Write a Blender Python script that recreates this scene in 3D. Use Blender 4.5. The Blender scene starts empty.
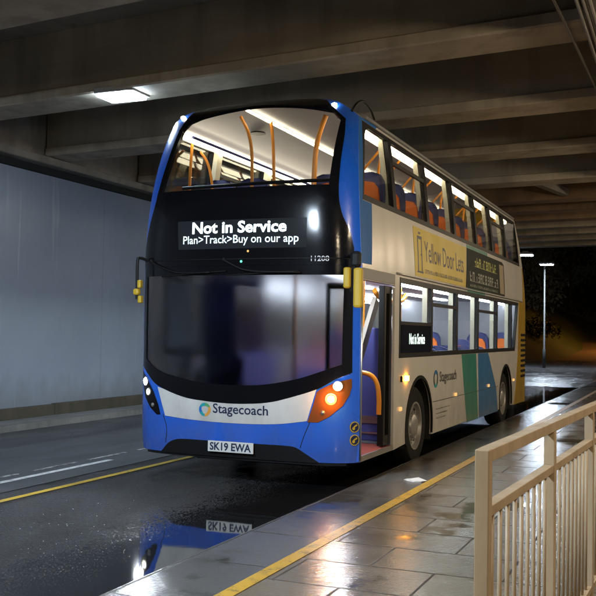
import bpy, bmesh, math, random
from mathutils import Vector, Matrix
from mathutils.geometry import delaunay_2d_cdt
random.seed(7)
R = math.radians
SC = bpy.context.scene
COL = SC.collection

# ------------------------------------------------------------------ camera
CAM_P = Vector((3.0367, -8.6261, 1.583)); YAW, PITCH, ROLL = 0.3992, 0.0379, 0.0170
cd = bpy.data.cameras.new('camera'); cam = bpy.data.objects.new('camera', cd); COL.objects.link(cam)
fwd = Vector((-math.sin(YAW)*math.cos(PITCH), math.cos(YAW)*math.cos(PITCH), math.sin(PITCH)))
rt = Vector((math.cos(YAW), math.sin(YAW), 0)); up = rt.cross(fwd)
r2 = rt*math.cos(ROLL) + up*math.sin(ROLL); u2 = up*math.cos(ROLL) - rt*math.sin(ROLL)
cam.matrix_world = Matrix(((r2.x, u2.x, -fwd.x, CAM_P.x), (r2.y, u2.y, -fwd.y, CAM_P.y), (r2.z, u2.z, -fwd.z, CAM_P.z), (0, 0, 0, 1)))
cd.sensor_width = 36.0; cd.lens = 928.4351/596*36.0
cd.clip_start = 0.05; cd.clip_end = 2000
SC.camera = cam
# ------------------------------------------------------------------ night sky, moon-dim sun, exposure
w = bpy.data.worlds.new('World'); SC.world = w; w.use_nodes = True
wn = w.node_tree.nodes; bgn = wn['Background']
sky = wn.new('ShaderNodeTexSky'); sky.sky_type = 'NISHITA'; sky.sun_disc = False
sky.sun_elevation = R(8); sky.sun_rotation = R(140)
w.node_tree.links.new(sky.outputs[0], bgn.inputs[0]); bgn.inputs[1].default_value = 0.0004
sl = bpy.data.lights.new('sun', 'SUN'); sl.energy = 0.002; sl.angle = R(0.5); sl.color = (1, .95, .88)
so = bpy.data.objects.new('sun', sl); COL.objects.link(so); so.rotation_euler = (R(82), 0, R(40)); so.location = (20, -20, 30)
SC.view_settings.view_transform = 'Standard'; SC.view_settings.look = 'None'
SC.view_settings.exposure = 0.0; SC.view_settings.gamma = 1.0; SC.view_settings.use_curve_mapping = False
SC.cycles.max_bounces = 8; SC.cycles.transparent_max_bounces = 24; SC.cycles.transmission_bounces = 8
SC.cycles.caustics_reflective = False; SC.cycles.caustics_refractive = False
SC.cycles.sample_clamp_indirect = 4.0
# lamp powers (emission strengths of the diffusers)
COOL = 4600.0; COOLDIM = 130.0; WARM = 185.0; STREET = 1000.0; SODIUM = 1200.0
STRIP_UP = 13.0; STRIP_LOW = 60.0

# ------------------------------------------------------------------ materials
def mat(name, col, rough=.5, metal=0., spec=.5, emit=None, es=0., coat=0.):
    m = bpy.data.materials.new(name); m.use_nodes = True
    b = m.node_tree.nodes['Principled BSDF']
    b.inputs['Base Color'].default_value = (*col, 1); b.inputs['Roughness'].default_value = rough
    b.inputs['Metallic'].default_value = metal; b.inputs['Specular IOR Level'].default_value = spec
    b.inputs['Coat Weight'].default_value = coat; b.inputs['Coat Roughness'].default_value = .06
    if emit: b.inputs['Emission Color'].default_value = (*emit, 1); b.inputs['Emission Strength'].default_value = es
    return m
class NT:
    def __init__(s, m): s.m = m; s.t = m.node_tree; s.b = s.t.nodes['Principled BSDF']; s._c = None
    def n(s, typ, **kw):
        x = s.t.nodes.new(typ)
        for k, v in kw.items(): setattr(x, k, v)
        return x
    def l(s, a, b): s.t.links.new(a, b)
    def pos(s):
        if not s._c: s._c = s.n('ShaderNodeNewGeometry')
        return s._c.outputs['Position']
    def map(s, sc, src=None):
        x = s.n('ShaderNodeMapping'); x.inputs['Scale'].default_value = sc; s.l(src or s.pos(), x.inputs[0]); return x.outputs[0]
    def noise(s, scale, detail=4, sc=(1, 1, 1), rough=.55):
        x = s.n('ShaderNodeTexNoise'); x.inputs['Scale'].default_value = scale; x.inputs['Detail'].default_value = detail
        x.inputs['Roughness'].default_value = rough; s.l(s.map(sc), x.inputs['Vector']); return x.outputs[0]
    def ramp(s, fac, stops):
        x = s.n('ShaderNodeValToRGB'); e = x.color_ramp.elements
        while len(e) < len(stops): e.new(.5)
        for i, (p, c) in enumerate(stops):
            e[i].position = p; e[i].color = (*c, 1) if not isinstance(c, (int, float)) else (c, c, c, 1)
        s.l(fac, x.inputs[0]); return x.outputs[0]
    def mix(s, fac, a, b, mode='MIX'):
        x = s.n('ShaderNodeMix', data_type='RGBA', blend_type=mode)
        for v, i in ((fac, 0), (a, 6), (b, 7)):
            if isinstance(v, (int, float)): x.inputs[i].default_value = v if i == 0 else (v, v, v, 1)
            elif isinstance(v, tuple): x.inputs[i].default_value = (*v, 1)
            else: s.l(v, x.inputs[i])
        return x.outputs[2]
    def math(s, op, a, b=0., c=0.):
        x = s.n('ShaderNodeMath', operation=op)
        for i, v in enumerate((a, b, c)):
            if isinstance(v, (int, float)): x.inputs[i].default_value = v
            else: s.l(v, x.inputs[i])
        return x.outputs[0]
    def bump(s, h, strength=.3, dist=.01, prev=None):
        x = s.n('ShaderNodeBump'); x.inputs['Strength'].default_value = strength; x.inputs['Distance'].default_value = dist
        s.l(h, x.inputs['Height'])
        if prev: s.l(prev, x.inputs['Normal'])
        return x.outputs[0]
    def col(s, c): s.l(c, s.b.inputs['Base Color'])
    def rough(s, c): s.l(c, s.b.inputs['Roughness'])
    def nrm(s, c): s.l(c, s.b.inputs['Normal'])

def paint(name, col, rough=.22, dirt=.18, coat=.5):
    """vehicle paint: thin road film towards patches, fine orange peel"""
    m = mat(name, col, rough, coat=coat); t = NT(m)
    n = t.noise(2.3, 6, (1, 1, .35)); n2 = t.noise(40, 3)
    d = t.ramp(n, [(.42, 0.), (.75, dirt)])
    sx = t.n('ShaderNodeSeparateXYZ'); t.l(t.pos(), sx.inputs[0])
    lo = t.n('ShaderNodeMapRange'); lo.inputs[1].default_value = 1.0; lo.inputs[2].default_value = .25; t.l(t.math('ADD', sx.outputs[2], t.math('MULTIPLY_ADD', t.noise(5, 6, (1, 1, .5)), 1.2, -.6)), lo.inputs[0])
    c0 = t.mix(t.math('MULTIPLY', lo.outputs[0], .38 if dirt > .05 else 0.), col, (.10, .09, .075))
    t.col(t.mix(d, c0, (.16, .14, .11)))
    t.rough(t.ramp(n, [(.3, rough), (.8, rough+.2)]))
    t.nrm(t.bump(n2, .03, .004)); return m
M = {}
M['blue'] = paint('bus_blue_paint', (.010, .135, .74), .2)
M['blueside'] = paint('bus_blue_side_shaded', (.010, .15, .50), .5, .1, 0)  # same blue paint, with the side's shading and dullness put into the colour
M['blueside'].node_tree.nodes['Principled BSDF'].inputs['Specular IOR Level'].default_value = .15
M['white'] = paint('bus_white_paint', (.74, .73, .70), .25)
M['cream'] = paint('bus_cream_paint', (.80, .785, .74), .26, .14)
M['green'] = paint('bus_green_paint', (.045, .33, .26), .28)
M['midblue'] = paint('bus_stripe_blue_paint', (.05, .24, .55), .28)
M['gold'] = paint('bus_yellow_paint', (.58, .36, .03), .3, .3)
M['black'] = mat('gloss_black', (.006, .006, .008), .14, spec=.35)
M['satin'] = mat('satin_black', (.012, .012, .013), .45, spec=.2)
M['rubber'] = mat('rubber', (.010, .010, .010), .8, spec=.2)
M['grey'] = mat('grey_plastic', (.25, .25, .25), .5)
M['alu'] = mat('aluminium', (.6, .6, .58), .35, 1.)
M['dirtalu'] = mat('wheel_metal', (.42, .41, .39), .4, .6)
M['under'] = mat('chassis_black', (.01, .01, .01), .8)
M['lining'] = mat('interior_lining', (.24, .24, .275), .5)
M['pillar'] = mat('interior_pillar', (.7, .66, .52), .5)
M['purple'] = mat('interior_blue_panel', (.07, .08, .30), .5)
M['seat'] = mat('seat_blue_moquette', (.05, .065, .20), .8)
M['seato'] = mat('seat_orange_moquette', (.88, .20, .03), .8)
M['orange'] = mat('orange_handrail', (.90, .33, .03), .35)
M['mirror_y'] = mat('yellow_mirror_plastic', (.62, .42, .03), .45)
M['redfloor'] = mat('red_entrance_vinyl', (.35, .07, .04), .45)
M['floor'] = mat('bus_floor_vinyl', (.08, .08, .10), .6)
M['text_dark'] = mat('dark_lettering', (.012, .02, .06), .4)
M['text_grey'] = mat('grey_lettering', (.09, .085, .08), .5)
M['text_silver'] = mat('silver_lettering', (.85, .86, .9), .5)
M['plate'] = mat('plate_white', (.75, .75, .72), .35)
M['led'] = mat('led_lettering', (.8, .9, 1), .5, emit=(.78, .92, 1), es=2.6)
M['ledsoft'] = mat('led_lettering_small', (.8, .9, 1), .5, emit=(.72, .92, 1), es=1.25)
M['ledside'] = mat('led_lettering_side', (.8, 1, .9), .5, emit=(.78, 1, .9), es=1.5)
M['display'] = mat('display_panel', (.02, .022, .025), .15, spec=.12, emit=(.45, .6, .8), es=.012)
M['strip'] = mat('upper_deck_light_tube', (1, 1, 1), .5, emit=(1, .84, .58), es=STRIP_UP)
M['striplow'] = mat('lower_deck_light_tube', (1, 1, 1), .5, emit=(.86, .94, 1), es=STRIP_LOW)
M['head'] = mat('headlamp_lit', (1, 1, 1), .2, emit=(.86, .95, 1), es=300)
M['head2'] = mat('dipped_lamp_lit', (1, 1, 1), .2, emit=(1, .95, .75), es=12)
M['ambon'] = mat('indicator_lit', (1, .5, .05), .2, emit=(1, .36, .02), es=60)
M['amb'] = mat('indicator_housing_glow', (.17, .05, .008), .3, emit=(1, .22, .005), es=.02)
M['ambs'] = mat('amber_marker', (.9, .4, .05), .3, emit=(1, .55, .2), es=.9)
M['marker'] = mat('white_marker', (1, 1, 1), .3, emit=(1, .93, .8), es=45)
M['greenled'] = mat('green_led', (.1, 1, .5), .3, emit=(.1, 1, .5), es=3)
M['adyellow'] = paint('advert_yellow', (.68, .52, .02), .4, .06, 0)
M['adblack'] = mat('advert_black', (.02, .025, .02), .6, spec=.08)
M['adtext'] = mat('advert_lime', (.42, .46, .04), .5)
M['adgrey'] = mat('advert_grey', (.30, .33, .27), .5)
M['adpic'] = mat('advert_photo', (.33, .26, .15), .5)
M['teal'] = mat('logo_teal', (.02, .35, .40), .4)
M['lorange'] = mat('logo_orange', (.80, .36, .06), .4)
M['lblue'] = mat('logo_blue', (.02, .16, .55), .4)
M['lgreen'] = mat('logo_green', (.10, .38, .16), .4)

def glass(name, tint, gl=.9, rough=0.02):
    """thin pane: fresnel reflection over tinted see-through"""
    m = bpy.data.materials.new(name); m.use_nodes = True; t = m.node_tree; t.nodes.clear()
    o = t.nodes.new('ShaderNodeOutputMaterial'); mx = t.nodes.new('ShaderNodeMixShader')
    tr = t.nodes.new('ShaderNodeBsdfTransparent'); tr.inputs[0].default_value = (*tint, 1)
    g = t.nodes.new('ShaderNodeBsdfGlossy'); g.inputs['Roughness'].default_value = rough
    g.inputs['Color'].default_value = (gl, gl, gl, 1)
    # Schlick reflectance, the same from both faces of the pane
    f = t.nodes.new('ShaderNodeLayerWeight'); f.inputs['Blend'].default_value = .5
    pw = t.nodes.new('ShaderNodeMath'); pw.operation = 'POWER'; pw.inputs[1].default_value = 5; t.links.new(f.outputs['Facing'], pw.inputs[0])
    ma = t.nodes.new('ShaderNodeMath'); ma.operation = 'MULTIPLY_ADD'; ma.inputs[1].default_value = .9; ma.inputs[2].default_value = .035; t.links.new(pw.outputs[0], ma.inputs[0])
    t.links.new(ma.outputs[0], mx.inputs[0]); t.links.new(tr.outputs[0], mx.inputs[1]); t.links.new(g.outputs[0], mx.inputs[2])
    t.links.new(mx.outputs[0], o.inputs[0]); return m
M['glass'] = glass('clear_glass', (.86, .88, .87))
M['lens'] = glass('lamp_lens', (.9, .92, .95))
m = bpy.data.materials.new('misted_windscreen'); m.use_nodes = True; t_ = m.node_tree; t_.nodes.clear()
o_ = t_.nodes.new('ShaderNodeOutputMaterial'); mx_ = t_.nodes.new('ShaderNodeMixShader'); mx_.inputs[0].default_value = .025
rf_ = t_.nodes.new('ShaderNodeBsdfRefraction'); rf_.inputs['Color'].default_value = (.62, .63, .66, 1); rf_.inputs['Roughness'].default_value = .36; rf_.inputs['IOR'].default_value = 1.25
gs_ = t_.nodes.new('ShaderNodeBsdfGlossy'); gs_.inputs['Roughness'].default_value = .12
t_.links.new(rf_.outputs[0], mx_.inputs[1]); t_.links.new(gs_.outputs[0], mx_.inputs[2]); t_.links.new(mx_.outputs[0], o_.inputs[0])
M['screen'] = m

# ground and concrete
def m_asphalt():
    m = mat('wet_asphalt', (.03, .03, .032), .4); t = NT(m)
    big = t.noise(.55, 5, (1, .45, 1)); med = t.noise(3.2, 5, (1, .5, 1)); fine = t.noise(110, 2); vo = t.n('ShaderNodeTexVoronoi'); vo.inputs['Scale'].default_value = 60; t.l(t.pos(), vo.inputs['Vector']); grit = vo.outputs['Distance']
    sx = t.n('ShaderNodeSeparateXYZ'); t.l(t.pos(), sx.inputs[0])
    # standing water collects in the gutter beside the kerb (x from -0.8 to 0)
    gut = t.math('ADD', sx.outputs[0], t.math('MULTIPLY_ADD', med, .7, -.35))
    gut = t.math('ADD', gut, t.math('MULTIPLY_ADD', big, .8, -.4))
    gut = t.math('ADD', gut, t.math('MULTIPLY_ADD', grit, 1.1, -.55))   # stones poke through the shallow edge
    g = t.n('ShaderNodeMapRange'); g.inputs[1].default_value = -1.12; g.inputs[2].default_value = -.92; t.l(gut, g.inputs[0]); gut = g.outputs[0]
    wet = t.math('MAXIMUM', gut, t.ramp(t.math('MULTIPLY_ADD', grit, .10, t.math('MULTIPLY_ADD', med, .5, t.math('MULTIPLY', big, .5))), [(.585, 0.), (.625, .8)]))
    c = t.mix(t.ramp(t.noise(52, 3), [(.35, 0.), (.65, 1.)]), (.014, .015, .017), (.085, .086, .09)); c = t.mix(t.ramp(big, [(.3, 0.), (.7, .5)]), c, (.028, .028, .03))
    t.col(t.mix(wet, c, (.012, .012, .013)))
    t.rough(t.mix(wet, t.ramp(med, [(.35, .12), (.7, .26)]), .035))
    h = t.math('ADD', fine, t.math('MULTIPLY', grit, 1.6))
    bs = t.n('ShaderNodeBump'); bs.inputs['Distance'].default_value = .02; t.l(t.bump(t.noise(2.2, 2), .05, .02), bs.inputs['Normal']); t.l(h, bs.inputs['Height'])
    t.l(t.math('MULTIPLY_ADD', wet, -1.0, 1.0), bs.inputs['Strength']); t.nrm(bs.outputs[0]); return m
M['asphalt'] = m_asphalt()
def m_tarmac(name, a, b, rough):
    m = mat(name, a, rough); t = NT(m)
    fine = t.noise(130, 2); med = t.noise(1.6, 5, (1, .3, 1))
    c = t.mix(fine, a, b); t.col(t.mix(t.ramp(med, [(.35, 0.), (.75, .6)]), c, tuple(x*.6 for x in a)))
    t.rough(t.ramp(med, [(.3, rough-.12), (.75, rough+.1)])); t.nrm(t.bump(fine, .6, .005)); return m
M['tarmac_light'] = m_tarmac('worn_tarmac', (.055, .056, .06), (.12, .12, .125), .5)
M['tarmac_dark'] = m_tarmac('damp_tarmac', (.03, .03, .032), (.06, .06, .062), .38)
M['tarmac_far'] = m_tarmac('far_wet_tarmac', (.07, .07, .072), (.12, .12, .12), .24)
def m_slab(name, bw, bh, off, base, joint=.008, squash=0.5):
    m = mat(name, base, .3); t = NT(m)
    br = t.n('ShaderNodeTexBrick'); br.offset = squash
    mp = t.n('ShaderNodeMapping'); mp.inputs['Location'].default_value = off; mp.inputs['Rotation'].default_value = (0, 0, 0); t.l(t.pos(), mp.inputs[0])
    t.l(mp.outputs[0], br.inputs['Vector'])
    br.inputs['Scale'].default_value = 1; br.inputs['Brick Width'].default_value = bw; br.inputs['Row Height'].default_value = bh
    br.inputs['Mortar Size'].default_value = joint; br.inputs['Mortar Smooth'].default_value = .3; br.inputs['Bias'].default_value = 0
    br.inputs['Color1'].default_value = (.0, .0, .0, 1); br.inputs['Color2'].default_value = (1, 1, 1, 1); br.inputs['Mortar'].default_value = (.5, .5, .5, 1)
    big = t.noise(1.0, 3, (1, .6, 1)); med = t.noise(3.5, 4); fine = t.noise(75, 2)
    pud = t.ramp(t.math('MULTIPLY_ADD', med, .3, t.math('MULTIPLY', big, .7)), [(.55, 0.), (.63, 1.)])
    c = t.mix(t.math('MULTIPLY_ADD', br.outputs['Color'], .5, t.math('MULTIPLY', fine, .5)), tuple(x*.75 for x in base), tuple(x*1.25 for x in base))
    c = t.mix(t.math('MULTIPLY', br.outputs['Fac'], .85), c, (.012, .011, .010))
    t.col(t.mix(t.math('MULTIPLY', pud, .55), c, tuple(x*.3 for x in base)))
    r = t.mix(pud, t.ramp(med, [(.3, .13), (.7, .27)]), .05)
    t.rough(t.mix(br.outputs['Fac'], r, .5))
    tilt = t.math('MULTIPLY_ADD', br.outputs['Fac'], -1.0, t.math('MULTIPLY', med, .25))
    nb = t.n('ShaderNodeBump'); nb.inputs['Distance'].default_value = .004; t.l(fine, nb.inputs['Height'])
    t.l(t.math('MULTIPLY_ADD', pud, -.44, .46), nb.inputs['Strength'])
    t.nrm(t.bump(tilt, .7, .006, nb.outputs[0])); return m
M['slab'] = m_slab('wet_paving_slabs', .85, .568, (.125, 2.9, 0), (.175, .138, .092), .010)
M['kerbslab'] = m_slab('wet_kerb_stones', .60, .92, (-.02, 3.22, 0), (.125, .12, .112), .010, squash=0)
def m_concrete(name, base, warm=0, scale=1., streak=True):
    m = mat(name, base, .75); t = NT(m)
    big = t.noise(.7*scale, 6); st = t.noise(2.2*scale, 5, (1, 1, .12)); fine = t.noise(45*scale, 4)
    c = t.mix(t.ramp(big, [(.3, 0.), (.7, 1.)]), tuple(x*.68 for x in base), tuple(min(1, x*1.2) for x in base))
    if streak: c = t.mix(t.ramp(st, [(.47, 0.), (.66, .7)]), c, tuple(x*.45 for x in base))
    c = t.mix(t.math('MULTIPLY', fine, .35), c, tuple(x*.6 for x in base))
    bd = t.noise(1.0, 3, (.12, 3, 7)); c = t.mix(t.ramp(bd, [(.45, 0.), (.6, .25)]), c, tuple(x*.6 for x in base))
    t.col(c); t.nrm(t.bump(t.math('ADD', fine, bd), .3, .012)); return m
M['beam'] = m_concrete('beam_concrete', (.33, .28, .21))
M['lip'] = m_concrete('beam_flange_concrete', (.40, .345, .265), scale=1.4)
M['deck'] = m_concrete('deck_soffit_concrete', (.20, .175, .14))
M['shelf'] = m_concrete('shelf_concrete', (.26, .24, .21))
M['beamwarm'] = m_concrete('warm_lit_beam_concrete', (.30, .20, .12))  # orange lamplight on the first far beams, painted into the concrete colour
def m_wall():
    m = mat('painted_wall', (.42, .45, .50), .38); t = NT(m)
    big = t.noise(.5, 6); st = t.noise(1.4, 6, (1, 1, .1)); fine = t.noise(30, 4); pl = t.noise(5, 4)
    sx = t.n('ShaderNodeSeparateXYZ'); t.l(t.pos(), sx.inputs[0])
    c = t.mix(t.ramp(big, [(.3, 0.), (.7, 1.)]), (.23, .26, .32), (.29, .32, .385))
    c = t.mix(t.ramp(st, [(.5, 0.), (.75, .35)]), c, (.26, .27, .29))
    # splash stains of their own shape along the foot of the wall
    low = t.n('ShaderNodeMapRange'); low.inputs[1].default_value = .75; low.inputs[2].default_value = .3; t.l(t.math('ADD', sx.outputs[2], t.math('MULTIPLY_ADD', t.noise(3.2, 6, (1, 1, .6)), .9, -.45)), low.inputs[0])
    c = t.mix(t.math('MULTIPLY', low.outputs[0], .5), c, (.15, .15, .15))
    jt = t.math('LESS_THAN', t.math('FRACT', t.math('MULTIPLY', sx.outputs[1], 1/3.05)), .006)
    c = t.mix(t.math('MULTIPLY', jt, .35), c, (.10, .10, .11))
    dr = t.ramp(t.noise(9, 3, (1, 1, .045)), [(.66, 0.), (.74, .45)]); c = t.mix(dr, c, (.45, .47, .50)); t.col(c)
    t.rough(t.ramp(pl, [(.3, .28), (.7, .48)])); t.nrm(t.bump(t.math('ADD', fine, t.math('MULTIPLY', pl, 2)), .15, .008)); return m
M['wall'] = m_wall()
M['plinth'] = m_concrete('dirty_plinth', (.075, .06, .04), scale=2)
M['kerb'] = m_concrete('kerb_concrete', (.2, .19, .18), scale=2)
M['farpave'] = m_concrete('far_pavement', (.22, .215, .21), scale=1.5, streak=False)
def m_line(name, colr, worn):
    m = mat(name, colr, .4); t = NT(m); n = t.noise(14, 6); n2 = t.noise(90, 2)
    t.col(t.mix(t.ramp(t.math('MULTIPLY_ADD', n, .7, t.math('MULTIPLY', n2, .3)), [(.5-worn, 0.), (.5+.18-worn, 1.)]), (.05, .045, .04), colr)); t.nrm(t.bump(n2, .3, .004)); return m
M['yline'] = m_line('yellow_road_paint', (.55, .36, .03), .2)
M['yline2'] = m_line('yellow_kerb_paint', (.58, .34, .03), .2)
M['wline'] = m_line('white_road_paint', (.75, .75, .75), .2)
M['wworn'] = m_line('worn_white_paint', (.6, .6, .6), .08)
def m_rail():
    m = mat('railing_paint', (.42, .33, .23), .45); t = NT(m); n = t.noise(6, 6, (1, 1, .4)); f = t.noise(70, 3)
    t.col(t.mix(t.ramp(n, [(.4, 0.), (.75, .6)]), (.42, .32, .205), (.22, .15, .085))); t.rough(t.ramp(n, [(.3, .35), (.7, .55)])); t.nrm(t.bump(f, .08, .004)); return m
M['rail'] = m_rail()
M['lampbody'] = mat('lamp_housing_grey', (.3, .31, .32), .5)
M['cool'] = mat('cool_fill_diffuser', (1, 1, 1), .5, emit=(.70, .85, 1), es=COOL)
M['cooldim'] = mat('old_cool_lamp_diffuser', (1, 1, 1), .5, emit=(.66, .83, 1), es=COOLDIM)
M['warm'] = mat('warm_lamp_diffuser', (1, 1, 1), .5, emit=(1, .80, .54), es=WARM)
M['street'] = mat('street_lamp_diffuser', (1, 1, 1), .5, emit=(.74, .86, 1), es=STREET)
M['sodium'] = mat('sodium_lamp_diffuser', (1, 1, 1), .5, emit=(1, .38, .07), es=SODIUM)
M['galv'] = mat('weathered_steel', (.03, .03, .028), .6)
M['cable'] = mat('conduit_grey', (.16, .14, .12), .6)
M['paper'] = mat('white_paper', (.75, .75, .73), .8)
def m_earth(name, a, b, s=1.):
    m = mat(name, a, .9); t = NT(m); n = t.noise(1.2*s, 8); f = t.noise(14*s, 5)
    t.col(t.mix(t.math('MULTIPLY_ADD', n, .6, t.math('MULTIPLY', f, .4)), a, b)); t.nrm(t.bump(f, .8, .08)); return m
M['earth'] = m_earth('dark_ground', (.03, .028, .022), (.07, .06, .045))
M['bank'] = m_earth('grassy_bank', (.016, .032, .010), (.045, .07, .022))
M['hill'] = m_earth('bare_hillside', (.05, .04, .03), (.10, .08, .06), .4)
M['bark'] = m_earth('bark', (.05, .035, .025), (.10, .07, .05), 3)
def m_leaf(name, a, b):
    m = mat(name, a, .6); t = NT(m); t.col(t.mix(t.noise(2.5, 3), a, b)); return m
M['leaf'] = m_leaf('dark_leaves', (.025, .04, .015), (.06, .075, .03))
M['leafb'] = m_leaf('brown_leaves', (.05, .045, .02), (.10, .07, .03))

# ------------------------------------------------------------------ builders
def link(name, bm, m, parent=None, smooth=False, mats=None):
    me = bpy.data.meshes.new(name); bm.to_mesh(me); bm.free()
    for x in (mats or [m]): me.materials.append(x)
    if smooth:
        me.polygons.foreach_set('use_smooth', [True]*len(me.polygons)); me.set_sharp_from_angle(angle=R(35))
    o = bpy.data.objects.new(name, me); COL.objects.link(o)
    if parent is not None:
        w0 = world_of(parent); me.transform(Matrix.Translation(-w0)); o.parent = parent
    return o
def world_of(o):
    v = Vector(o.location)
    while o.parent: o = o.parent; v += Vector(o.location)
    return v
def thing(name, label, cat, loc=(0, 0, 0), group=None):
    o = bpy.data.objects.new(name, None); COL.objects.link(o); o.location = loc; o.empty_display_size = .2
    o['label'] = label; o['category'] = cat
    if group: o['group'] = group
    return o
def tag(o, label, cat, group=None):
    o['label'] = label; o['category'] = cat
    if group: o['group'] = group
    return o
def struct(o): o['kind'] = 'structure'; return o
def box(bm, x0, x1, y0, y1, z0, z1, bev=0., rot=None):
    b2 = bmesh.new(); r = bmesh.ops.create_cube(b2, size=1)
    bmesh.ops.scale(b2, vec=(x1-x0, y1-y0, z1-z0), verts=b2.verts)
    if bev > 0: bmesh.ops.bevel(b2, geom=list(b2.edges), offset=bev, segments=2, profile=.5, affect='EDGES')
    mt = Matrix.Translation(((x0+x1)/2, (y0+y1)/2, (z0+z1)/2))
    if rot is not None: mt = mt @ rot
    bmesh.ops.transform(b2, matrix=mt, verts=b2.verts); merge(bm, b2)
def merge(bm, b2):
    mp = {v: bm.verts.new(v.co) for v in b2.verts}
    for f in b2.faces:
        try:
            nf = bm.faces.new([mp[v] for v in f.verts]); nf.smooth = f.smooth; nf.material_index = f.material_index
        except ValueError: pass
    b2.free()
def part_box(name, m, parent, *a, bev=0., rot=None):
    bm = bmesh.new(); box(bm, *a, bev=bev, rot=rot); return link(name, bm, m, parent)
def tube(bm, pts, r, seg=10, caps=True):
    pts = [Vector(p) for p in pts]; rings = []; prev = None
    for i, p in enumerate(pts):
        d = (pts[min(i+1, len(pts)-1)] - pts[max(i-1, 0)]).normalized()
        if prev is None: n = d.orthogonal().normalized()
        else: n = (prev - d*prev.dot(d)).normalized()
        prev = n; b = d.cross(n); rr = r[i] if isinstance(r, (list, tuple)) else r
        rings.append([bm.verts.new(p + (n*math.cos(2*math.pi*k/seg) + b*math.sin(2*math.pi*k/seg))*rr) for k in range(seg)])
    for a, b in zip(rings, rings[1:]):
        for k in range(seg):
            f = bm.faces.new((a[k], a[(k+1) % seg], b[(k+1) % seg], b[k])); f.smooth = True
    if caps: bm.faces.new(rings[0][::-1]); bm.faces.new(rings[-1])
def arc_pts(pts, n=6):
    """Catmull-Rom through points"""
    P = [Vector(p) for p in pts]; P = [P[0]*2-P[1]] + P + [P[-1]*2-P[-2]]; out = []
    for i in range(1, len(P)-2):
        for k in range(n):
            t = k/n; a, b, c, d = P[i-1:i+3]
            out.append(.5*((2*b) + (c-a)*t + (2*a-5*b+4*c-d)*t*t + (3*b-a-3*c+d)*t**3))
    out.append(P[-2]); return out
def lathe(bm, prof, c, axis='x', seg=36, caps=True):
    """profile of (axial, radius) turned about the x (or y, z) axis through c"""
    rings = []
    for a, r in prof:
        ring = []
        for k in range(seg):
            t = 2*math.pi*k/seg; u, v = r*math.cos(t), r*math.sin(t)
            p = {'x': (a, u, v), 'y': (u, a, v), 'z': (u, v, a)}[axis]
            ring.append(bm.verts.new(Vector(c)+Vector(p)))
        rings.append(ring)
    for a, b in zip(rings, rings[1:]):
        for k in range(seg):
            f = bm.faces.new((a[k], a[(k+1) % seg], b[(k+1) % seg], b[k])); f.smooth = True
    if caps: bm.faces.new(rings[0]); bm.faces.new(rings[-1][::-1])
    bmesh.ops.recalc_face_normals(bm, faces=bm.faces)
def sphere(bm, c, r, sc=(1, 1, 1), seg=16):
    b2 = bmesh.new(); bmesh.ops.create_uvsphere(b2, u_segments=seg, v_segments=seg//2, radius=r)
    bmesh.ops.scale(b2, vec=sc, verts=b2.verts); bmesh.ops.translate(b2, vec=c, verts=b2.verts)
    for f in b2.faces: f.smooth = True
    merge(bm, b2)
def rrect(x0, z0, x1, z1, r, n=5):
    rs = r if isinstance(r, (list, tuple)) else [r]*4   # corners: lower-left, lower-right, upper-right, upper-left
    out = []
    for (cx, cz, a0, rr) in ((x0+rs[0], z0+rs[0], 180, rs[0]), (x1-rs[1], z0+rs[1], 270, rs[1]), (x1-rs[2], z1-rs[2], 0, rs[2]), (x0+rs[3], z1-rs[3], 90, rs[3])):
        for k in range(n+1):
            a = R(a0+90*k/n); out.append((cx+rr*math.cos(a), cz+rr*math.sin(a)))
    return out
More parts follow.
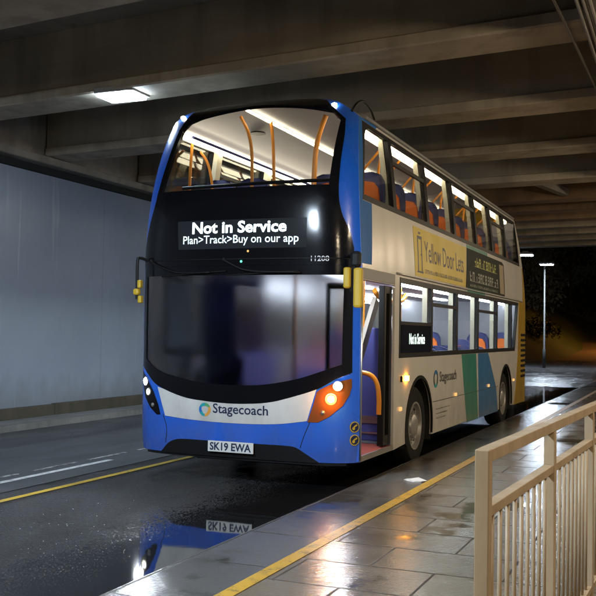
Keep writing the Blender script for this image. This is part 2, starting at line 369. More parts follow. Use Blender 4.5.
def patch(outline, holes, fmap, cuts_u, cuts_v, thick):
    """a flat outline with holes, cut into a grid, bent by fmap(u,v)->(point, outward) and given thickness inward"""
    bm = bmesh.new(); co = []; ed = []
    for loop in [outline]+list(holes):
        i0 = len(co); k = len(loop); co += [Vector((p[0], p[1])) for p in loop]; ed += [(i0+i, i0+(i+1) % k) for i in range(k)]
    cv, ce, cf, *_ = delaunay_2d_cdt(co, ed, [], 0, 1e-6)
    def inside(p, loop):
        c = False; j = len(loop)-1
        for i in range(len(loop)):
            (xi, yi), (xj, yj) = loop[i][:2], loop[j][:2]
            if (yi > p.y) != (yj > p.y) and p.x < (xj-xi)*(p.y-yi)/(yj-yi)+xi: c = not c
            j = i
        return c
    vv = [bm.verts.new((p.x, p.y, 0)) for p in cv]
    for f in cf:
        p = (cv[f[0]]+cv[f[1]]+cv[f[2]])/3
        if inside(p, outline) and not any(inside(p, h) for h in holes): bm.faces.new([vv[i] for i in f])
    us = [v.co.x for v in bm.verts]; vsz = [v.co.y for v in bm.verts]
    for c in cuts_u:
        if min(us) < c < max(us): bmesh.ops.bisect_plane(bm, geom=list(bm.verts)+list(bm.edges)+list(bm.faces), plane_co=(c, 0, 0), plane_no=(1, 0, 0), dist=1e-5)
    for c in cuts_v:
        if min(vsz) < c < max(vsz): bmesh.ops.bisect_plane(bm, geom=list(bm.verts)+list(bm.edges)+list(bm.faces), plane_co=(0, c, 0), plane_no=(0, 1, 0), dist=1e-5)
    bmesh.ops.remove_doubles(bm, verts=bm.verts, dist=1e-5)
    outer = {}; info = []
    for v in bm.verts: info.append(fmap(v.co.x, v.co.y))
    bm.verts.index_update()
    b2 = bmesh.new(); A = [b2.verts.new(p) for p, n in info]
    bm.faces.ensure_lookup_table()
    test = None
    for f in bm.faces:
        idx = [v.index for v in f.verts]; pts = [info[i][0] for i in idx]
        n = (Vector(pts[1])-Vector(pts[0])).cross(Vector(pts[2])-Vector(pts[0]))
        if n.dot(Vector(info[idx[0]][1])) < 0: idx = idx[::-1]
        outer[tuple(idx)] = 1
    for idx in outer: b2.faces.new([A[i] for i in idx])
    if thick > 0:
        B = [b2.verts.new(Vector(p)-Vector(n)*thick) for p, n in info]
        cnt = {}
        for idx in outer:
            for a, b in zip(idx, idx[1:]+idx[:1]): cnt[(a, b)] = 1
        for idx in outer: b2.faces.new([B[i] for i in idx[::-1]])
        for (a, b) in cnt:
            if (b, a) not in cnt: b2.faces.new([A[b], A[a], B[a], B[b]])
    bm.free(); return b2
def text_mesh(s, bold=0., space=1., shear=0.):
    c = bpy.data.curves.new('t', 'FONT'); c.body = s; c.offset = bold; c.space_character = space; c.shear = shear; c.resolution_u = 3
    o = bpy.data.objects.new('t', c); COL.objects.link(o); dg = bpy.context.evaluated_depsgraph_get()
    me = bpy.data.meshes.new_from_object(o.evaluated_get(dg)); bm = bmesh.new(); bm.from_mesh(me)
    bpy.data.objects.remove(o); bpy.data.curves.remove(c); bpy.data.meshes.remove(me)
    bmesh.ops.remove_doubles(bm, verts=bm.verts, dist=1e-4); return bm
def lettering(name, s, u0, v0, u1, v1, fmap, m, parent, bold=0., space=1.):
    """one mesh per word"""
    bm = text_mesh(s, bold, space)
    xs = [v.co.x for v in bm.verts]; ys = [v.co.y for v in bm.verts]
    a, b, c, d = min(xs), max(xs), min(ys), max(ys)
    iv = sorted((min(v.co.x for v in f.verts), max(v.co.x for v in f.verts)) for f in bm.faces); cuts = []; e = iv[0][1]
    for x0, x1 in iv:
        if x0-e > .17: cuts.append((x0+e)/2)
        e = max(e, x1)
    cuts = [-1e9]+cuts+[1e9]; last = None
    for lo, hi in zip(cuts, cuts[1:]):
        w2 = bm.copy(); bmesh.ops.delete(w2, geom=[f for f in w2.faces if not lo < f.calc_center_median().x < hi], context='FACES')
        for v in w2.verts: v.co = fmap(u0+(v.co.x-a)/(b-a)*(u1-u0), v0+(v.co.y-c)/(d-c)*(v1-v0))[0]
        bmesh.ops.recalc_face_normals(w2, faces=w2.faces); last = link(name, w2, m, parent)
    bm.free(); return last
def marks(name, rects, fmap, m, parent):
    """little flat rectangles on a surface (small print too fine to read, icons)"""
    bm = bmesh.new()
    for (a, b, c, d) in rects: bm.faces.new([bm.verts.new(fmap(u, v)[0]) for u, v in ((a, b), (c, b), (c, d), (a, d))])
    return link(name, bm, m, parent)
def smallprint(u0, v0, u1, v1, n, rnd):
    out = [(u0, v0-(v1-v0)*.05, u1, v0)]; s = (u1-u0)/n
    for i in range(n):
        a = u0+i*s; ww = s*.72; h = (v1-v0)
        ks = [rnd.random() < .6 for _ in range(5)]
        if ks[0] or not ks[3]: out.append((a, v0, a+ww*.26, v1))
        if ks[1]: out.append((a+ww*.26, v1-h*.2, a+ww*.74, v1))
        if ks[2]: out.append((a+ww*.26, v0, a+ww*.74, v0+h*.2))
        if ks[3]: out.append((a+ww*.74, v0, a+ww, v1 if ks[1] else v0+h*.62))
        if ks[4]: out.append((a+ww*.26, v0+h*.42, a+ww*.74, v0+h*.6))
    return out
def copy_tree(o, loc=None, parent=None):
    c = o.copy(); COL.objects.link(c)
    if parent is not None: c.parent = parent
    if loc is not None: c.location = loc
    for ch in list(o.children): copy_tree(ch, None, c)
    return c

# ================================================================== SETTING
def sheet(name, pts, z, m, thick=0):
    bm = bmesh.new()
    vs = [bm.verts.new((x, y, z)) for x, y in pts]; f = bm.faces.new(vs)
    if f.normal.z < 0: f.normal_flip()
    bmesh.ops.recalc_face_normals(bm, faces=bm.faces)
    bm.normal_update()
    if list(bm.faces)[0].normal.z < 0: bmesh.ops.reverse_faces(bm, faces=bm.faces)
    if thick:
        g = bmesh.ops.extrude_face_region(bm, geom=list(bm.faces)); vv = [e for e in g['geom'] if isinstance(e, bmesh.types.BMVert)]
        bmesh.ops.translate(bm, vec=(0, 0, -thick), verts=vv); bmesh.ops.recalc_face_normals(bm, faces=bm.faces)
    return struct(link(name, bm, m))
def rect(x0, x1, y0, y1): return [(x0, y0), (x1, y0), (x1, y1), (x0, y1)]
KX = 0.0; KZ = .10
sheet('ground', rect(-400, 400, -400, 400), -.03, M['earth'])
sheet('road', rect(-6.52, KX+.05, -40, 58), 0, M['asphalt'])
sheet('road_lane', rect(-5.25, -3.05, -40, 58), .004, M['tarmac_light'])
sheet('road_gutter', rect(-6.5, -5.25, -40, 58), .004, M['tarmac_dark'])
sheet('road_beyond', rect(-6.52, KX+.05, 22, 58), .008, M['tarmac_far'])
sheet('road_line_yellow', rect(-2.79, -2.705, -40, 24), .008, M['yline'])
sheet('road_line_white', rect(-3.49, -3.40, -12, .98), .008, M['wline'])
bm = bmesh.new()
for k in range(12): box(bm, -3.71, -3.655, -6.5+1.05*k, -5.7+1.05*k, .0045, .008)
struct(link('road_line_worn', bm, M['wworn']))
# near pavement: kerb stones, yellow line, slabs
sheet('pavement', rect(.58, 14, -40, 58), KZ, M['slab'], .13)
sheet('kerb', rect(KX, .577, -40, 58), KZ, M['kerbslab'], .13)
sheet('kerb_line_yellow', [(.55, -40), (.65, -40), (.685, 3), (.685, 26), (.585, 26), (.585, 3)], KZ+.004, M['yline2'])
sheet('far_pavement', rect(-7.6, -6.66, -40, 46), .10, M['farpave'], .13)
sheet('far_kerb', rect(-6.655, -6.52, -40, 46), .10, M['kerb'], .13)

# left wall
wl = thing('retaining_wall', 'long pale blue-grey painted wall along the far side of the road under the bridge', 'wall', (-7.2, 0, 0))
part_box('wall_face', M['wall'], wl, -7.7, -7.2, -40, 44, -.05, 4.24)
bm = bmesh.new()
y = -20
while y < 44:
    L = random.uniform(1.6, 3.2); dz = random.uniform(-.02, .03)
    box(bm, -7.19, -7.10, y, min(44, y+L)-.006, .098, .30+dz, bev=.012); y += L
link('plinth', bm, M['plinth'], wl)
# near bridge: slab, beams, bearing shelf
SK = -.115
def skew_box(bm, x0, x1, yf, w, z0, z1, ins=0.):
    def yy(x): return yf + SK*(x+.8)
    v = [bm.verts.new(p) for z in (z0, z1) for p in ((x0, yy(x0)+ins, z), (x1, yy(x1)+ins, z), (x1, yy(x1)+w-ins, z), (x0, yy(x0)+w-ins, z))]
    for f in ((3, 2, 1, 0), (4, 5, 6, 7), (0, 1, 5, 4), (1, 2, 6, 5), (2, 3, 7, 6), (3, 0, 4, 7)): bm.faces.new([v[i] for i in f])
nb = thing('road_bridge', 'concrete bridge overhead with deep crosswise beams above the bus', 'bridge', (-7.2, 0, 0))
bm = bmesh.new(); skew_box(bm, -8.2, 11.5, -22, 33.2, 5.38, 5.7); link('deck_slab', bm, M['deck'], nb)
bf = .48 - 2.86*7
k = 0
while bf < 10:
    for (xa, xb) in ((-7.0, 2.18), (2.95, 11)):
        bm = bmesh.new(); skew_box(bm, xa, xb, bf, .62, 4.64, 5.378, .05); bo = link('beam', bm, M['beam'], nb)
        bm = bmesh.new(); skew_box(bm, xa, xb, bf, .62, 4.50, 4.638); 
        bmesh.ops.bevel(bm, geom=[e for e in bm.edges], offset=.018, segments=1, affect='EDGES')
        link('flange', bm, M['lip'], bo)
    bf += 2.86
bm = bmesh.new(); box(bm, 2.2, 2.93, -22, 9.4, 4.42, 5.376, bev=.03); link('girder', bm, M['deck'], nb)
bm = bmesh.new(); box(bm, -7.72, -6.92, -22, 11, 4.36, 4.49, bev=.02); box(bm, -7.72, -7.05, -22, 11, 4.49, 5.376); link('bearing_shelf', bm, M['shelf'], nb)
bm = bmesh.new(); box(bm, -7.72, -7.14, -22, 44, 4.245, 4.355); link('bearing_pad', bm, M['under'], nb)
# far bridge
fb = thing('far_bridge', 'second lower-lit concrete bridge beyond, with narrow closely set beams', 'bridge', (-7.2, 12, 0))
bm = bmesh.new(); skew_box(bm, -8.2, 11.5, 12.3, 12.6, 5.3, 5.6); link('deck_slab', bm, M['deck'], fb)
yf = 12.4; k = 0
while yf < 24.5:
    bm = bmesh.new(); skew_box(bm, -7.6, 11, yf, .55, 4.62, 5.298)
    link('beam', bm, M['beamwarm'] if k < 3 else M['lip'], fb); yf += 1.75; k += 1
bm = bmesh.new(); box(bm, -7.72, -7.0, 11.1, 25.5, 4.36, 4.6); link('bearing_shelf', bm, M['shelf'], fb)
def beam_between(bm, a, b, wd, hg):
    a, b = Vector(a), Vector(b); d = b-a; L = d.length
    b2 = bmesh.new(); bmesh.ops.create_cube(b2, size=1); bmesh.ops.scale(b2, vec=(wd, L, hg), verts=b2.verts)
    q = Vector((0, 1, 0)).rotation_difference(d.normalized()).to_matrix().to_4x4()
    bmesh.ops.transform(b2, matrix=Matrix.Translation((a+b)/2) @ q, verts=b2.verts); merge(bm, b2)
bm = bmesh.new(); beam_between(bm, (-.5, 10.0, 5.0), (.55, 12.2, 4.75), .16, .16); link('brace', bm, M['shelf'], fb)
# right-hand wall beyond the railing, out of the picture
part = part_box('retaining_wall', M['wall'], None, 9.5, 10, -22, 40, -.02, 4.5)
tag(part, 'plain painted wall far to the right behind the railing walkway', 'wall')

# lamps under the bridge
def ceiling_lamp(loc, label, group, dm, w=.62, d=.42):
    x, y, z = loc
    t = thing('ceiling_lamp', label, 'lamp', loc, group)
    bm = bmesh.new(); box(bm, x-w/2, x+w/2, y-d/2, y+d/2, z+.02, z+.10, bev=.015); box(bm, x-w*.2, x+w*.2, y-.05, y+.05, z+.10, z+.16); link('housing', bm, M['lampbody'], t)
    bm = bmesh.new(); box(bm, x-w/2+.03, x+w/2-.03, y-d/2+.03, y+d/2-.03, z-.015, z+.019, bev=.01); link('diffuser', bm, dm, t)
    return t
G1 = 'cool white lamps under the near bridge'
proto = ceiling_lamp((-3.42, .98, 4.455), 'square cool white lamp glowing under the beam left of the bus', G1, M['cooldim'], .56, .40)
c = copy_tree(proto, (-3.42, 6.7, 4.455)); c['label'] = 'cool white lamp under the bridge hidden behind the bus'
FL = Vector((-1.0, -7.0, 4.30))  # added light source to brighten the bus front; its hood shades the beams
t = thing('fill_floodlight', 'cool fill light added under the bridge to brighten the bus front, outside the picture', 'lamp', FL)
fl = Matrix.Translation(FL) @ Matrix.Rotation(R(-4), 4, 'Z') @ Matrix.Rotation(R(62), 4, 'X')
bm = bmesh.new(); box(bm, -.23, .23, -.13, .13, .012, .12, bev=.02); box(bm, -.23, .23, .132, .15, -.42, .12); bmesh.ops.transform(bm, matrix=fl, verts=bm.verts); tube(bm, [FL+Vector((0, -.08, .05)), FL+Vector((0, -.1, .22))], .025, 8); link('housing', bm, M['lampbody'], t)
bm = bmesh.new(); box(bm, -.12, .12, -.07, .07, -.01, .0115); bmesh.ops.transform(bm, matrix=fl, verts=bm.verts); link('diffuser', bm, M['cool'], t)
c = copy_tree(proto, (-2.55, 26.2, 4.60)); c['label'] = 'small far cool lamp at the end of the far bridge just past the bus tail'; c['group'] = 'cool lamps far down the road'
G2 = 'warm lamps over the walkway'
def bulkhead(loc, label):
    x, y, z = loc; t = thing('walkway_lamp', label, 'lamp', loc, G2)
    bm = bmesh.new(); box(bm, x-.32, x+.32, y-.16, y+.16, z+.24, z+.30, bev=.012); tube(bm, [(x, y, z+.30), (x, y, 4.63)], .02, 8); link('housing', bm, M['lampbody'], t)
    bm = bmesh.new(); box(bm, x-.28, x+.28, y-.12, y+.12, z, z+.239, bev=.03); link('diffuser', bm, M['warm'], t); return t
pw = bulkhead((4.9, -9.2, 3.75), 'warm lamp hanging over the walkway behind the photographer, outside the picture')
for (xx, yy, lab) in ((4.9, -2.6, 'warm lamp hanging over the walkway beside the railing, outside the picture'), (4.9, 5.0, 'warm lamp hanging over the walkway beside the middle of the bus, outside the picture'), (4.9, 13.5, 'warm lamp hanging over the walkway beyond the bus, outside the picture')):
    copy_tree(pw, (xx, yy, 3.75))['label'] = lab
# street lamps outside the far end
def street_lamp(x, y, h, label, dm, arm=(.25, -1.1)):
    t = thing('street_lamp', label, 'street lamp', (x, y, 0))
    bm = bmesh.new(); tube(bm, [(x, y, 0), (x, y, 1.0), (x, y, 1.02), (x, y, h)], [.08, .08, .055, .04], 12); link('pole', bm, M['galv'], t)
    ax, ay = arm; bm = bmesh.new(); tube(bm, [(x, y, h-.15), (x+ax*.3, y+ay*.3, h+.05), (x+ax, y+ay, h+.08)], .03, 8); link('arm', bm, M['galv'], t)
    x += ax; y += ay
    bm = bmesh.new(); box(bm, x-.36, x+.36, y-.20, y+.20, h+.02, h+.14, bev=.03); hd = link('lantern', bm, M['lampbody'], t)
    bm = bmesh.new(); box(bm, x-.31, x+.31, y-.16, y+.16, h-.015, h+.019, bev=.01); link('diffuser', bm, dm, hd)
    return t
street_lamp(-3.86, 40.5, 5.25, 'slim steel street lamp with white lantern beyond the bridge', M['street'])
street_lamp(-1.8, 73, 6.2, 'sodium street lamp up the hill, out of sight to the right', M['sodium'])

# terrain beyond
def hfield(name, x0, x1, y0, y1, nx, ny, f, m):
    bm = bmesh.new(); g = [[bm.verts.new((x0+(x1-x0)*i/nx, y0+(y1-y0)*j/ny, f(x0+(x1-x0)*i/nx, y0+(y1-y0)*j/ny))) for i in range(nx+1)] for j in range(ny+1)]
    for j in range(ny):
        for i in range(nx): bm.faces.new((g[j][i], g[j][i+1], g[j+1][i+1], g[j+1][i])).smooth = True
    return struct(link(name, bm, m))
def sm(a, b, x): t = max(0, min(1, (x-a)/(b-a))); return t*t*(3-2*t)
def wob(x, y): return .35*math.sin(x*.7+y*.31)+.25*math.sin(x*.23-y*.6)+.12*math.sin(x*1.9+y*1.3)
hfield('hillside', -60, 60, 57.5, 140, 40, 40, lambda x, y: -.02 + 3.6*sm(57.5, 120, y) + .4*sm(60, 80, y)*wob(x, y), M['hill'])
def bankz(x, y):
    e = (-6.7 - x) + max(0, (y-47))*.12     # distance inside the bank's foot
    return -.05 + 4.6*sm(0, 9, e) + .35*sm(.5, 5, e)*wob(x*1.3, y*1.3) - .4*sm(0, 1, -e)
hfield('bank', -34, -2.5, 43.9, 95, 60, 90, bankz, M['bank'])

def tree(x, y, z, h, rw, label, lm, n, leaf=.28, name='tree', cat='tree', lowest=.25, seed=0):
    rnd = random.Random(seed)
    t = thing(name, label, cat, (x, y, z))
    bm = bmesh.new(); tube(bm, arc_pts([(x, y, z-.3), (x+.1, y, z+h*.3), (x-.1, y+.1, z+h*.85)], 4), [.16*h/6*(1-.75*i/8)+.02 for i in range(9)], 8)
    cl = []
    for k in range(11):
        a = rnd.uniform(0, 6.28); rr = rw*rnd.uniform(.2, .85); zz = z+h*rnd.uniform(lowest, .95)
        p = Vector((x+rr*math.cos(a), y+rr*math.sin(a), zz)); cl.append((p, rw*rnd.uniform(.3, .55)))
        b0 = Vector((x, y, z+(zz-z)*rnd.uniform(.4, .7))); tube(bm, [b0, (b0+p)/2+Vector((0, 0, .1)), p], [.05, .035, .012], 5)
    link('trunk', bm, M['bark'], t)
    bm = bmesh.new()
    for k in range(n):
        c, r = rnd.choice(cl); d = Vector((rnd.gauss(0, 1), rnd.gauss(0, 1), rnd.gauss(0, .8))); d = d.normalized()*r*rnd.random()**.4
        p = c+d; a = Vector((rnd.gauss(0, 1), rnd.gauss(0, 1), rnd.gauss(0, 1))).normalized(); b = a.orthogonal().normalized(); s = leaf*rnd.uniform(.6, 1.3)
        vs = [bm.verts.new(p+q) for q in (-a*s*.5, b*s*.28, a*s*.5, -b*s*.28)]; bm.faces.new(vs)
    link('crown', bm, lm, t); return t
TG = 'trees and bushes on the bank beyond the bridge'
specs = [(-7.2, 50, 0, 8.0, 2.6, 'dark tree at the far bank foot with orange-lit upper leaves', 'leafb', 2600, .30, .45),
         (-11, 58, 2.6, 7.0, 3.2, 'dense dark tree higher up the bank behind the street lamp', 'leaf', 2600, .34, .25),
         (-9.5, 70, 4.2, 8.0, 3.0, 'dark tree on the right of the bank with a bare lower trunk', 'leaf', 2200, .34, .5),
         (-2.0, 84, 2.0, 9.5, 3.6, 'tall dark tree up the hill at the right edge', 'leaf', 2200, .4, .35),
         (-15, 76, 4.2, 9.0, 4.2, 'wide dark tree behind the other trees on the bank top', 'leaf', 2400, .45, .2),
         (-8.5, 92, 4.0, 9.0, 4.5, 'farthest dark tree on the skyline between the others', 'leaf', 2400, .5, .1)]
for i, (x, y, z, h, rw, lab, lm, n, lf, lo) in enumerate(specs):
    tree(x, y, z, h, rw, lab, M[lm], n, lf, 'tree', 'tree', lo, 40+i)['group'] = 'trees beyond the bridge'
for i, (x, y, h, rw, lab) in enumerate([(-8.2, 46.5, 1.6, 1.3, 'low dark bush on the bank nearest the bridge end'), (-8.6, 57, 1.5, 1.5, 'dark bush on the bank foot beyond the street lamp'), (-10.4, 62, 2.2, 2.0, 'broad dark bush high on the bank under the trees'), (-7.9, 66, 1.6, 1.6, 'farthest small bush at the bank foot by the orange lit road'), (-8.3, 51.5, 1.2, 1.2, 'smallest bush low on the bank right behind the lamp pole'), (-9.6, 52, 2.0, 1.6, 'rounded dark bush on the bank above the lamp foot')]):
    tree(x, y, bankz(x, y)-.1, h, rw, lab, M['leaf'], 1500, .2, 'bush', 'bush', .1, 80+i)['group'] = 'bushes on the bank'

# ================================================================== RAILING
FP = [Vector((2.415+.0478*(1.17*i), -5.56+1.168*i, KZ)) for i in range(6)]
rl = thing('guard_railing', 'beige painted steel guard railing with upright bars on the pavement', 'railing', FP[0])
dr = (FP[1]-FP[0]).normalized(); ang = Matrix.Rotation(math.atan2(dr.y, dr.x), 4, 'Z')
T = 1.213
for i, p in enumerate(FP):
    bm = bmesh.new(); box(bm, p.x-.024, p.x+.024, p.y-.024, p.y+.024, KZ-.02, T-.043 if i else T, bev=.004, rot=ang); link('post', bm, M['rail'], rl)
def rail(name, za, zb, wd, a, b):
    bm = bmesh.new(); c = (a+b)/2; L = (b-a).length/2
    box(bm, c.x-L, c.x+L, c.y-wd/2, c.y+wd/2, za, zb, bev=.003, rot=ang); return link(name, bm, M['rail'], rl)
rail('top_rail', T-.042, T, .05, FP[0]+dr*.025, FP[-1]+dr*.03)
for i in range(5):
    a, b = FP[i]+dr*.025, FP[i+1]-dr*.025
    rail('mid_rail', .99, 1.025, .042, a, b); rail('bottom_rail', .19, .225, .042, a, b)
    for k in range(1, 10):
        q = FP[i].lerp(FP[i+1], k/10); bm = bmesh.new(); tube(bm, [(q.x, q.y, .226), (q.x, q.y, .989)], .008, 8); link('baluster', bm, M['rail'], rl)

# ================================================================== BUS
XC, HW = -1.265, 1.265
BUS = thing('double_decker_bus', 'blue and cream double decker bus with lit decks and open front door at the kerb', 'bus', (XC, 0, 0))
def interp(tab):
    def f(z):
        if z <= tab[0][0]: return tab[0][1]
        if z >= tab[-1][0]: return tab[-1][1]
        for i in range(len(tab)-1):
            a, b = tab[i], tab[i+1]
            if a[0] <= z <= b[0]:
                p = tab[max(i-1, 0)]; q = tab[min(i+2, len(tab)-1)]
                h = b[0]-a[0]; t = (z-a[0])/h
                m0 = (b[1]-p[1])/(b[0]-p[0]) if b[0] > p[0] else 0; m1 = (q[1]-a[1])/(q[0]-a[0]) if q[0] > a[0] else 0
                return (2*t**3-3*t*t+1)*a[1]+(t**3-2*t*t+t)*h*m0+(-2*t**3+3*t*t)*b[1]+(t**3-t*t)*h*m1
    return f
yc = interp([(.28, -.03), (.5, -.065), (1.1, -.075), (1.7, -.08), (2.3, -.08), (2.65, -.08), (3.05, -.05), (3.5, .05), (3.85, .19), (4.0, .31), (4.08, .45), (4.14, .66)])
th = interp([(.2, 0), (1.3, 0), (2.3, 0), (2.65, .015), (3.0, .04), (3.5, .09), (3.86, .14)])
def hw(z): return HW-th(z)
def bulge(u): u = min(1., abs(u)); return .10*u*u+.17*u**10
def zroof(u): return 4.13-.27*min(1, abs(u))**4
def front(off):
    def f(x, z):
        u = (x-XC)/hw(z); e = .01
        def Y(xx, zz): return yc(zz)+bulge((xx-XC)/hw(zz))
        n = Vector(((Y(x+e, z)-Y(x-e, z))/(2*e), -1, (Y(x, z+e)-Y(x, z-e))/(2*e))).normalized()
        return Vector((x, Y(x, z), z))+n*off, n
    return f
def side(off, s=1):
    def f(y, z):
        x = -th(z) if s > 0 else -2*HW+th(z)
        return Vector((x+s*off, y, z)), Vector((s, 0, 0))
    return f
CU = [XC+HW*s*k for s in (-1, 1) for k in (.1, .25, .4, .5, .6, .68, .74, .79, .83, .86, .885, .91, .93, .945, .96, .97, .98, .99)]+[XC]
CV = [.28+.06*k for k in range(1, 64)]
CVS = [2.3, 2.5, 2.65, 2.8, 3.0, 3.2, 3.4, 3.6, 3.75]
def fpatch(name, outline, m, holes=(), off=0., thick=.03, parent=BUS, cv=True):
    return link(name, patch(outline, holes, front(off), CU, CV if cv else [], thick), m, parent, smooth=True)
def spatch(name, outline, m, holes=(), off=0., thick=.03, parent=BUS, s=1):
    return link(name, patch(outline, holes, side(off, s), [], CVS, thick), m, parent, smooth=True)
def dense(poly, step=.08):
    out = []
    for a, b in zip(poly, poly[1:]+poly[:1]):
        n = max(1, int(math.dist(a, b)/step)); out += [(a[0]+(b[0]-a[0])*k/n, a[1]+(b[1]-a[1])*k/n) for k in range(n)]
    return out
def curve(pts, n=5): return [(p.x, p.y) for p in arc_pts([(a, b, 0) for a, b in pts], n)]
def xe(z, s): return XC+s*hw(z)*.9995
# --- outline of the front shell
Z0 = .30
def topline(a, b, n, d=0.):   # roofline from u=a to u=b
    o = []
    for k in range(n+1):
        u = a+(b-a)*k/n; z = zroof(u)-d
        o.append((XC+u*hw(min(z, 3.86)), z))
    return o
zs = [Z0+(3.86-Z0)*k/40 for k in range(41)]
shell = [(xe(z, -1), z) for z in zs[::-1]] + [(xe(z, 1), z) for z in zs] + topline(.99, -.99, 30)
# openings
upg = curve([(-2.235, 3.08), (-2.145, 3.50), (-2.09, 3.79)], 5) + curve([(-2.02, 3.875), (-1.8, 3.945), (-1.265, 4.015), (-.75, 3.97), (-.36, 3.885)], 5) + curve([(-.275, 3.80), (-.285, 3.50), (-.30, 3.08)], 5)
low_b = curve([(-2.46, 1.18), (-2.30, 1.05), (-2.0, .95), (-1.64, .895), (-1.265, .88), (-.9, .90), (-.6, .975), (-.30, 1.09), (-.07, 1.18)], 5)
wsc = low_b + [(-.06, 2.26), (-2.47, 2.26)]
upg, wsc = dense(upg), dense(wsc)
grow = lambda P, fx, fz, cz: [(XC+(x-XC)*fx, cz+(z-cz)*fz) for x, z in P]
fpatch('front_shell', dense(shell), M['blue'], [grow(upg, 1.018, 1.045, 3.5), wsc], 0, .03)
# black mask above and around the windscreens
mask = [(-2.475, 2.27), (-.055, 2.27)] + curve([(-.06, 2.45), (-.10, 2.62), (-.17, 2.80), (-.205, 3.0), (-.215, 3.3), (-.215, 3.6), (-.235, 3.80)], 5) + [(p[0], p[1]) for p in topline(.70, -.70, 24, .035)] + curve([(-2.15, 3.80), (-2.205, 3.5), (-2.29, 3.1), (-2.32, 2.95), (-2.405, 2.70), (-2.47, 2.48)], 5)
fpatch('front_mask', dense(mask), M['black'], [dense(upg)], .010, .035)
fpatch('upper_windscreen', dense(upg), M['glass'], (), -.006, .006)
# windscreen and its dark border
inner = dense(curve([(-2.40, 1.28), (-2.2, 1.16), (-1.9, 1.09), (-1.6, 1.05), (-1.265, 1.04), (-.95, 1.055), (-.6, 1.12), (-.35, 1.2), (-.14, 1.28)], 5) + [(-.13, 2.17), (-2.41, 2.17)])
wso = dense(curve([(-2.472, 1.20), (-2.37, 1.12), (-2.21, 1.0), (-1.9, .90), (-1.64, .865), (-1.265, .85), (-.9, .875), (-.62, .945), (-.36, 1.035), (-.20, 1.13), (-.058, 1.20)], 5) + [(-.058, 2.268), (-2.472, 2.268)])
fpatch('windscreen_surround', wso, M['black'], [inner], .006, .02)
fpatch('windscreen', inner, M['screen'], (), -.002, .008)
# white band with logo
band = dense(curve([(-2.21, .985), (-1.9, .915), (-1.64, .885), (-1.265, .87), (-.9, .895), (-.62, .965), (-.375, 1.04)], 5) + curve([(-.47, .71), (-.8, .665), (-1.265, .65), (-1.75, .66), (-2.10, .685)], 4))
fpatch('front_band', band, M['white'], (), .005, .012)
lettering('lettering', 'Stagecoach', -1.505, .715, -.88, .845, front(.008), M['text_dark'], BUS, .012)
def logo(cx, cz, ro, ri, fm, parent, cols, dark=False):
    bm = bmesh.new(); n = 48
    for k in range(n):
        a0, a1 = 2*math.pi*k/n, 2*math.pi*(k+1)/n
        def rad(a): return ri+(ro-ri)*.14*math.sin(3*a)
        q = [(ro, a0), (ro, a1), (rad(a1), a1), (rad(a0), a0)]
        f = bm.faces.new([bm.verts.new(fm(cx+r*math.cos(a), cz+r*math.sin(a))[0]) for r, a in q]); f.material_index = int(((k/n*len(cols))+.5)) % len(cols)
    return link('logo', bm, None, parent, mats=cols)
logo(-1.60, .775, .07, .040, front(.008), BUS, [M['lorange'], M['lgreen'], M['teal'], M['lblue'], M['teal'], M['lorange']])
# lower black grille / bumper insert and number plate
gr = dense(curve([(-2.17, .297), (-2.06, .40), (-1.95, .445), (-1.8, .455)], 3) + curve([(-.75, .455), (-.6, .445), (-.5, .39), (-.35, .297)], 3))
fpatch('bumper_grille', gr, M['satin'], (), .008, .02)
fpatch('lower_lip', dense([(-2.40, .27), (-.10, .27), (-.10, .299), (-2.40, .299)]), M['satin'], (), -.01, .05)
pl = thing; pz0, pz1 = .352, .463
pp = part_box('number_plate', M['plate'], BUS, XC-.26-.02, XC+.26-.02, -.098, -.086, pz0, pz1, bev=.004)
def flat_front(y):
    return lambda x, z: (Vector((x, y, z)), Vector((0, -1, 0)))
lettering('lettering', 'SK19 EWA', XC-.255, pz0+.014, XC+.215, pz1-.014, flat_front(-.0995), M['text_dark'], pp, .028, 1.0)
# seams in the bumper
for pts in ([(-2.13, .70), (-2.08, .55), (-2.10, .40)], [(-.43, .72), (-.50, .56), (-.54, .44)]):
    bm = bmesh.new(); tube(bm, [front(.001)(a, b)[0] for a, b in curve(pts, 4)], .004, 6); link('panel_seam', bm, M['under'], BUS)
